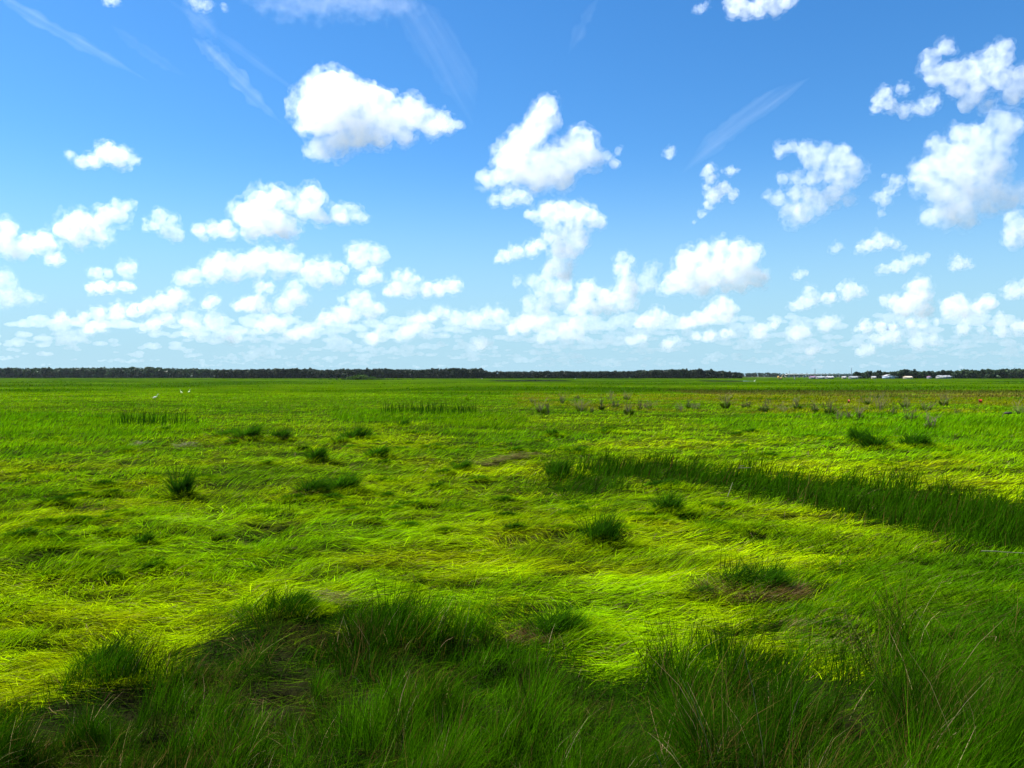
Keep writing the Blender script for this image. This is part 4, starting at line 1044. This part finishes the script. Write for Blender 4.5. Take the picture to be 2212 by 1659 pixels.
# ---------------------------------------------------------------- egrets
M_FEATHER = plain('white_feathers', (.60, .60, .57), .8, .05)
M_BILL = plain('yellow_bill', (.75, .42, .04), .4, .1)
M_LEG = plain('black_legs', (.02, .02, .018), .6, .2)
def egret(X, Y, hgt, face, lean, label, group):
    s = hgt / 1.0; root = empty('egret', (X, Y, 0), face)
    body = [(-.34, 0, .44), (-.26, 0, .47), (-.12, 0, .53), (.02, 0, .57), (.12, 0, .58)]; rb = [.012, .05, .095, .10, .07]
    neck = [(.16 + .02 * lean, 0, .62), (.20 + .05 * lean, 0, .70), (.15 + .10 * lean, 0, .80), (.15 + .15 * lean, 0, .88), (.20 + .2 * lean, 0, .945), (.25 + .2 * lean, 0, .95), (.29 + .2 * lean, 0, .945)]
    rn = [.045, .032, .026, .024, .036, .034, .016]
    P = np.array(body + neck) * s; V, Q = tube(P, np.array(rb + rn) * s, 10)
    o = link('body', mesh_np('body', V, Q, smooth=True), M_FEATHER, root)
    for sd in (-1, 1):
        V, Q = tube(np.array([(.12, sd * .07, .58), (-.02, sd * .10, .55), (-.2, sd * .085, .48), (-.38, sd * .03, .40)]) * s, np.array([.03, .07, .06, .008]) * s, 8); V[:, 1] *= .9
        link('wing', mesh_np('wing', V, Q, smooth=True), M_FEATHER, root)
        V, Q = tube(np.array([(.0, sd * .04, .50), (.03, sd * .04, .28), (.0, sd * .04, .02), (.06, sd * .045, .0)]) * s, np.array([.02, .012, .010, .008]) * s, 6)
        link('leg', mesh_np('leg', V, Q, smooth=True), M_LEG, root)
    V, Q = tube(np.array([(.285 + .2 * lean, 0, .945), (.36 + .2 * lean, 0, .935), (.44 + .2 * lean, 0, .92)]) * s, np.array([.015, .010, .002]) * s, 6)
    link('bill', mesh_np('bill', V, Q, smooth=True), M_BILL, root)
    tag(root, label, 'egret', group)
for x, y, hgt, fc, ln, lab in [(388, 1003, .88, 0.15, .8, 'white egret stretching up to the right, nearest of three in the left marsh'),
                          (453, 987, .80, 2.6, .1, 'white egret in a hunched stance, middle of three in the left marsh'),
                          (473, 985, .78, 1.5, .3, 'white egret seen end on, rightmost of three in the left marsh')]:
    Xg, Yg = on_ground(x * .8641, y * .8641); egret(Xg, Yg, hgt, fc, ln, lab, 'egrets feeding in the marsh')
for x, v, lab in [(1205, 817.6, 'tiny white egret before the woods left of the water'), (1438, 817.6, 'tiny white egret before the woods right of the water'), (1887, 825.6, 'tiny white egret in the far grass left of the yellow excavator')]:
    Yg = depth(v + 1.2, 0); Yg = min(Yg, 620); egret(gx(x * .8641, Yg), Yg, 1.5, 0.5, .2, lab, 'egrets feeding in the marsh')

# ---------------------------------------------------------------- houses, bridge, excavator, masts at the far right
M_WHITE = plain('white_siding', (.30, .30, .30), .6, .05); M_GREYBLUE = plain('bluegrey_siding', (.34, .40, .52), .6, .08); M_TAN = plain('tan_siding', (.50, .44, .34), .7, .08)
M_ROOFG = plain('grey_shingles', (.30, .30, .32), .9, .15); M_ROOFT = plain('tan_shingles', (.46, .36, .28), .9, .12); M_ROOFP = plain('purple_brown_shingles', (.16, .09, .17), .9, .12); M_ROOFW = plain('pale_metal_roof', (.24, .25, .27), .5, .06)
M_GLASS = plain('window_glass', (.03, .04, .05), .15, .2); M_DOOR = plain('door_paint', (.20, .16, .15), .6, .1); M_CONC = plain('weathered_concrete', (.42, .42, .41), .9, .12)
HY = 860.0
def house(x0, x1, ytop, ybase, walls, roof, label, storeys=1, gable='x', depth_m=8.0, porch=False, dormer=False, name='house'):
    k = .8641 / F * HY; W = (x1 - x0) * k * .88; H = (ybase - ytop) * k; H = max(H * .85, 2.8)
    root = empty(name, (gx((x0 + x1) / 2 * .8641, HY), HY, -.1)); D = depth_m; rh = min(H * .36, W * .3); wh = H - rh
    link('wall', mesh_np('wall', *box(-W / 2, W / 2, 0, D, 0, wh)), walls, root)
    e = .35
    if gable == 'x':
        V = [(-W / 2 - e, -e, wh + .003), (W / 2 + e, -e, wh + .003), (W / 2 + e, D + e, wh + .003), (-W / 2 - e, D + e, wh + .003), (-W / 2 - e, D / 2, H), (W / 2 + e, D / 2, H)]
    else:
        V = [(-W / 2 - e, -e, wh + .003), (-W / 2 - e, D + e, wh + .003), (W / 2 + e, D + e, wh + .003), (W / 2 + e, -e, wh + .003), (0, -e, H), (0, D + e, H)]
        V = [V[0], V[3], V[2], V[1], V[4], V[5]]
    me = bpy.data.meshes.new('roof')
    Fs = [(0, 1, 5, 4), (2, 3, 4, 5), (1, 2, 5), (3, 0, 4), (3, 2, 1, 0)] if gable == 'x' else [(0, 4, 5, 3), (4, 1, 2, 5), (0, 1, 4), (2, 3, 5), (3, 2, 1, 0)]
    me.from_pydata(V, [], Fs); rf = link('roof', me, roof, root)
    if dormer:
        for dx in (-W * .22, W * .2):
            dm = link('dormer', mesh_np('dormer', *box(dx - .9, dx + .9, D * .12, D * .5, wh + .3, wh + rh * .75)), walls, rf)
    nw = max(2, int(W / 2.6))
    for st in range(storeys):
        zb = wh / storeys * st + wh / storeys * .38; zt = zb + min(1.3, wh / storeys * .45)
        for i in range(nw):
            cx = -W / 2 + (i + .5) * W / nw
            if st == 0 and i == nw // 2:
                link('door', mesh_np('door', *box(cx - .5, cx + .5, -.06, .02, .05, min(2.1, wh * .85))), M_DOOR, root); continue
            f = link('window', mesh_np('window', *box(cx - .55, cx + .55, -.05, .02, zb, zt)), M_WHITE, root)
            link('pane', mesh_np('pane', *box(cx - .45, cx + .45, -.07, -.03, zb + .1, zt - .1)), M_GLASS, f)
    if porch:
        link('porch', mesh_np('porch', *join([box(W / 2 + .01, W / 2 + 4.5, 1, D - 1, 2.5, 2.75)] + [box(W / 2 + px, W / 2 + px + .2, 1.1, 1.3, 0, 2.5) for px in (2.0, 4.2)])), walls, root)
    tag(root, label, 'house' if name == 'house' else name.replace('_', ' '), 'small buildings at the edge of the right woods')
house(2028, 2040, 938.5, 946.5, M_WHITE, M_ROOFP, 'small bright white cabin with a purple-brown roof, leftmost of the buildings')
house(2044, 2064, 940, 946.5, M_CONC, M_ROOFW, 'long low grey building right of the small bright cabin', gable='x')
house(2068, 2086, 939, 946.5, M_WHITE, M_ROOFG, 'white bungalow with a grey roof before the bridge', gable='x')
house(2107, 2116, 941.5, 946.5, M_TAN, M_ROOFG, 'tiny drab shed between two white bungalows', name='shed', depth_m=4)
house(2127, 2147, 939.5, 946.8, M_WHITE, M_ROOFW, 'pale low house at the end of the bridge', porch=True)
house(2181, 2191, 941.5, 947, M_TAN, M_ROOFG, 'small tan hut under the trees left of the two-storey house', name='shed', depth_m=4)
house(2212, 2238, 934.5, 946.8, M_GREYBLUE, M_ROOFG, 'two-storey blue-grey house, the tallest of the buildings', storeys=2, gable='y', porch=True)
house(2265, 2283, 936, 943.8, M_TAN, M_ROOFT, 'low tan-roofed house right of the tall twin trees')
house(2323, 2331, 936.5, 943.6, M_WHITE, M_ROOFP, 'narrow white house with one dark side', gable='y', depth_m=6)
house(2347, 2380, 932.5, 942.6, M_WHITE, M_ROOFW, 'large white house with dormers, rightmost of the buildings', storeys=2, dormer=True, porch=True)

# bridge
BY = 1500.0; k = .8641 / F * BY
root = empty('road_bridge', (gx(2065 * .8641, BY), BY, 0)); bw = (2163 - 1968) * k; bz = (940 - 936.3) * k + CAM_H
link('deck', mesh_np('deck', *box(-bw / 2, bw / 2, 0, 9, bz - .8, bz)), M_CONC, root)
link('parapet', mesh_np('parapet', *join([box(-bw / 2, bw / 2, -.25, -.003, bz - .7, bz + 1.0), box(-bw / 2, bw / 2, 9.003, 9.25, bz - .7, bz + 1.0)])), M_CONC, root)
for i in range(15):
    xx = -bw / 2 + (i + .5) * bw / 15
    link('pier', mesh_np('pier', *box(xx - .6, xx + .6, 1, 8, -.2, bz - .803)), M_CONC, root)
link('abutment', mesh_np('abutment', *box(bw / 2 + .003, bw / 2 + 5, -.3, 9.3, -.2, bz + .6)), M_CONC, root)
tag(root, 'long low concrete road bridge crossing behind the white bungalows', 'bridge')

# masts
def mast(x, ytop, ybase, wpx, label, Y=1450.0):
    k = .8641 / F * Y; H = (940 - ytop) * k + CAM_H; w_ = wpx * k; root = empty('lattice_mast', (gx(x * .8641, Y), Y, 0)); parts = []
    for a in range(3):
        c, s_ = math.cos(a * 2.094) * w_ / 2, math.sin(a * 2.094) * w_ / 2
        link('mast_leg', mesh_np('mast_leg', *tube([(c, s_, -.2), (c * .4, s_ * .4, H)], [.22, .16], 5)), M_STEEL, root)
    for j in range(14):
        z0, z1 = H * j / 14, H * (j + 1) / 14; f0, f1 = 1 - .6 * j / 14, 1 - .6 * (j + 1) / 14
        for a in range(3):
            b = (a + 1) % 3
            parts.append(tube([(math.cos(a * 2.094) * w_ / 2 * f0, math.sin(a * 2.094) * w_ / 2 * f0, z0), (math.cos(b * 2.094) * w_ / 2 * f1, math.sin(b * 2.094) * w_ / 2 * f1, z1)], [.09, .09], 4))
    link('lattice', mesh_np('lattice', *join(parts)), M_STEEL, root)
    link('antenna', mesh_np('antenna', *tube([(0, 0, H - .1), (0, 0, H * 1.06)], [.12, .05], 5)), M_STEEL, root)
    tag(root, label, 'mast', 'steel masts beyond the bridge')
M_STEEL = plain('galvanised_steel', (.26, .27, .29), .6, .1, 3, .3)
mast(2037.5, 923, 934, 2.2, 'lattice mast above the small bright white cabin')
mast(2128.5, 920.5, 934, 1.8, 'tallest thin mast above the pale low house at the bridge end')
mast(1974, 927.5, 934, 1.6, 'shortest faint mast above the yellow excavator', 2000.0)
mast(2017, 930, 934, 1.2, 'barely visible mast tip left of the lattice mast', 2100.0)
mast(84, 918, 925, 1.4, 'faint mast tip over the far left woods', 1900.0)

# white post
Yp = depth(948.5 * .8641); Yp = min(Yp, 640); k = .8641 / F * Yp
root = empty('marker_post', (gx(1986.5 * .8641, Yp), Yp, -.1))
link('post', mesh_np('post', *box(-1.0 * k, 1.0 * k, -.2, .2, 0, (948.5 - 943.6) * k + .3)), M_WHITE, root)
link('post_cap', mesh_np('post_cap', *box(-1.25 * k, 1.25 * k, -.3, .3, (948.5 - 943.6) * k + .303, (948.5 - 943.0) * k + .45)), M_WHITE, root)
tag(root, 'short white marker post standing alone right of the yellow excavator', 'post')

# excavator
M_YEL = plain('yellow_paint', (.72, .42, .06), .5, .12); M_TRACK = plain('dark_tracks', (.05, .035, .025), .8, .3)
Ye = 720.0; k = 1.2 * .8641 / F * Ye
root = empty('excavator', (gx(1951 * .8641, Ye), Ye, -.1)); U = k
link('chassis', mesh_np('chassis', *box(-2.4 * U, 2.6 * U, -1.2, 1.2, 1.3 * U, 3.6 * U)), M_YEL, root)
cb = link('cab', mesh_np('cab', *box(-5.2 * U, -2.4 * U - .003, -1.0, .8, 2.4 * U, 6.6 * U)), M_YEL, root)
link('cab_window', mesh_np('cab_window', *box(-4.8 * U, -2.8 * U, -1.05, -.98, 4.4 * U, 6.2 * U)), M_GLASS, cb)
for sd in (-1, 1):
    V, Q = tube([(-3.6 * U, sd * 1.1, .75 * U), (-3.0 * U, sd * 1.1, .75 * U), (2.8 * U, sd * 1.1, .75 * U), (3.4 * U, sd * 1.1, .75 * U)], [.3 * U, .75 * U, .75 * U, .3 * U], 10)
    link('track', mesh_np('track', V, Q), M_TRACK, root)
bm_ = link('boom', mesh_np('boom', *join([tube([(1.0 * U, 0, 3.2 * U), (3.4 * U, 0, 6.6 * U), (6.6 * U, 0, 10.2 * U)], [.55 * U, .5 * U, .4 * U], 6), tube([(6.4 * U, 0, 10.4 * U), (8.0 * U, 0, 8.6 * U), (8.6 * U, 0, 5.0 * U)], [.36 * U, .34 * U, .3 * U], 6)])), plain('faded_yellow', (.46, .34, .16), .7, .2), root)
V, Q = box(7.6 * U, 9.6 * U, -.8, .8, 2.8 * U, 5.0 * U); V[(V[:, 0] < 8 * U) & (V[:, 2] < 3 * U), 0] += .9 * U
link('bucket', mesh_np('bucket', V, Q), M_TRACK, bm_)
tag(root, 'yellow excavator with its boom raised in the far marsh before the bridge', 'excavator')

# ---------------------------------------------------------------- summer haze over the marsh
def haze_box(density):
    m = bpy.data.materials.new('summer_haze'); m.use_nodes = True; n = m.node_tree; n.nodes.clear()
    o = n.nodes.new('ShaderNodeOutputMaterial'); v = n.nodes.new('ShaderNodeVolumePrincipled')
    v.inputs['Color'].default_value = (.78, .88, 1.0, 1); v.inputs['Density'].default_value = density; v.inputs['Anisotropy'].default_value = .3
    n.links.new(v.outputs[0], o.inputs['Volume'])
    V, Q = box(-2600, 2600, -40, 2600, -1.3, 34)
    tag(link('haze', mesh_np('haze', V, Q), m), 'thin bluish summer haze over the marsh', 'haze', kind='stuff')
haze_box(.00002)
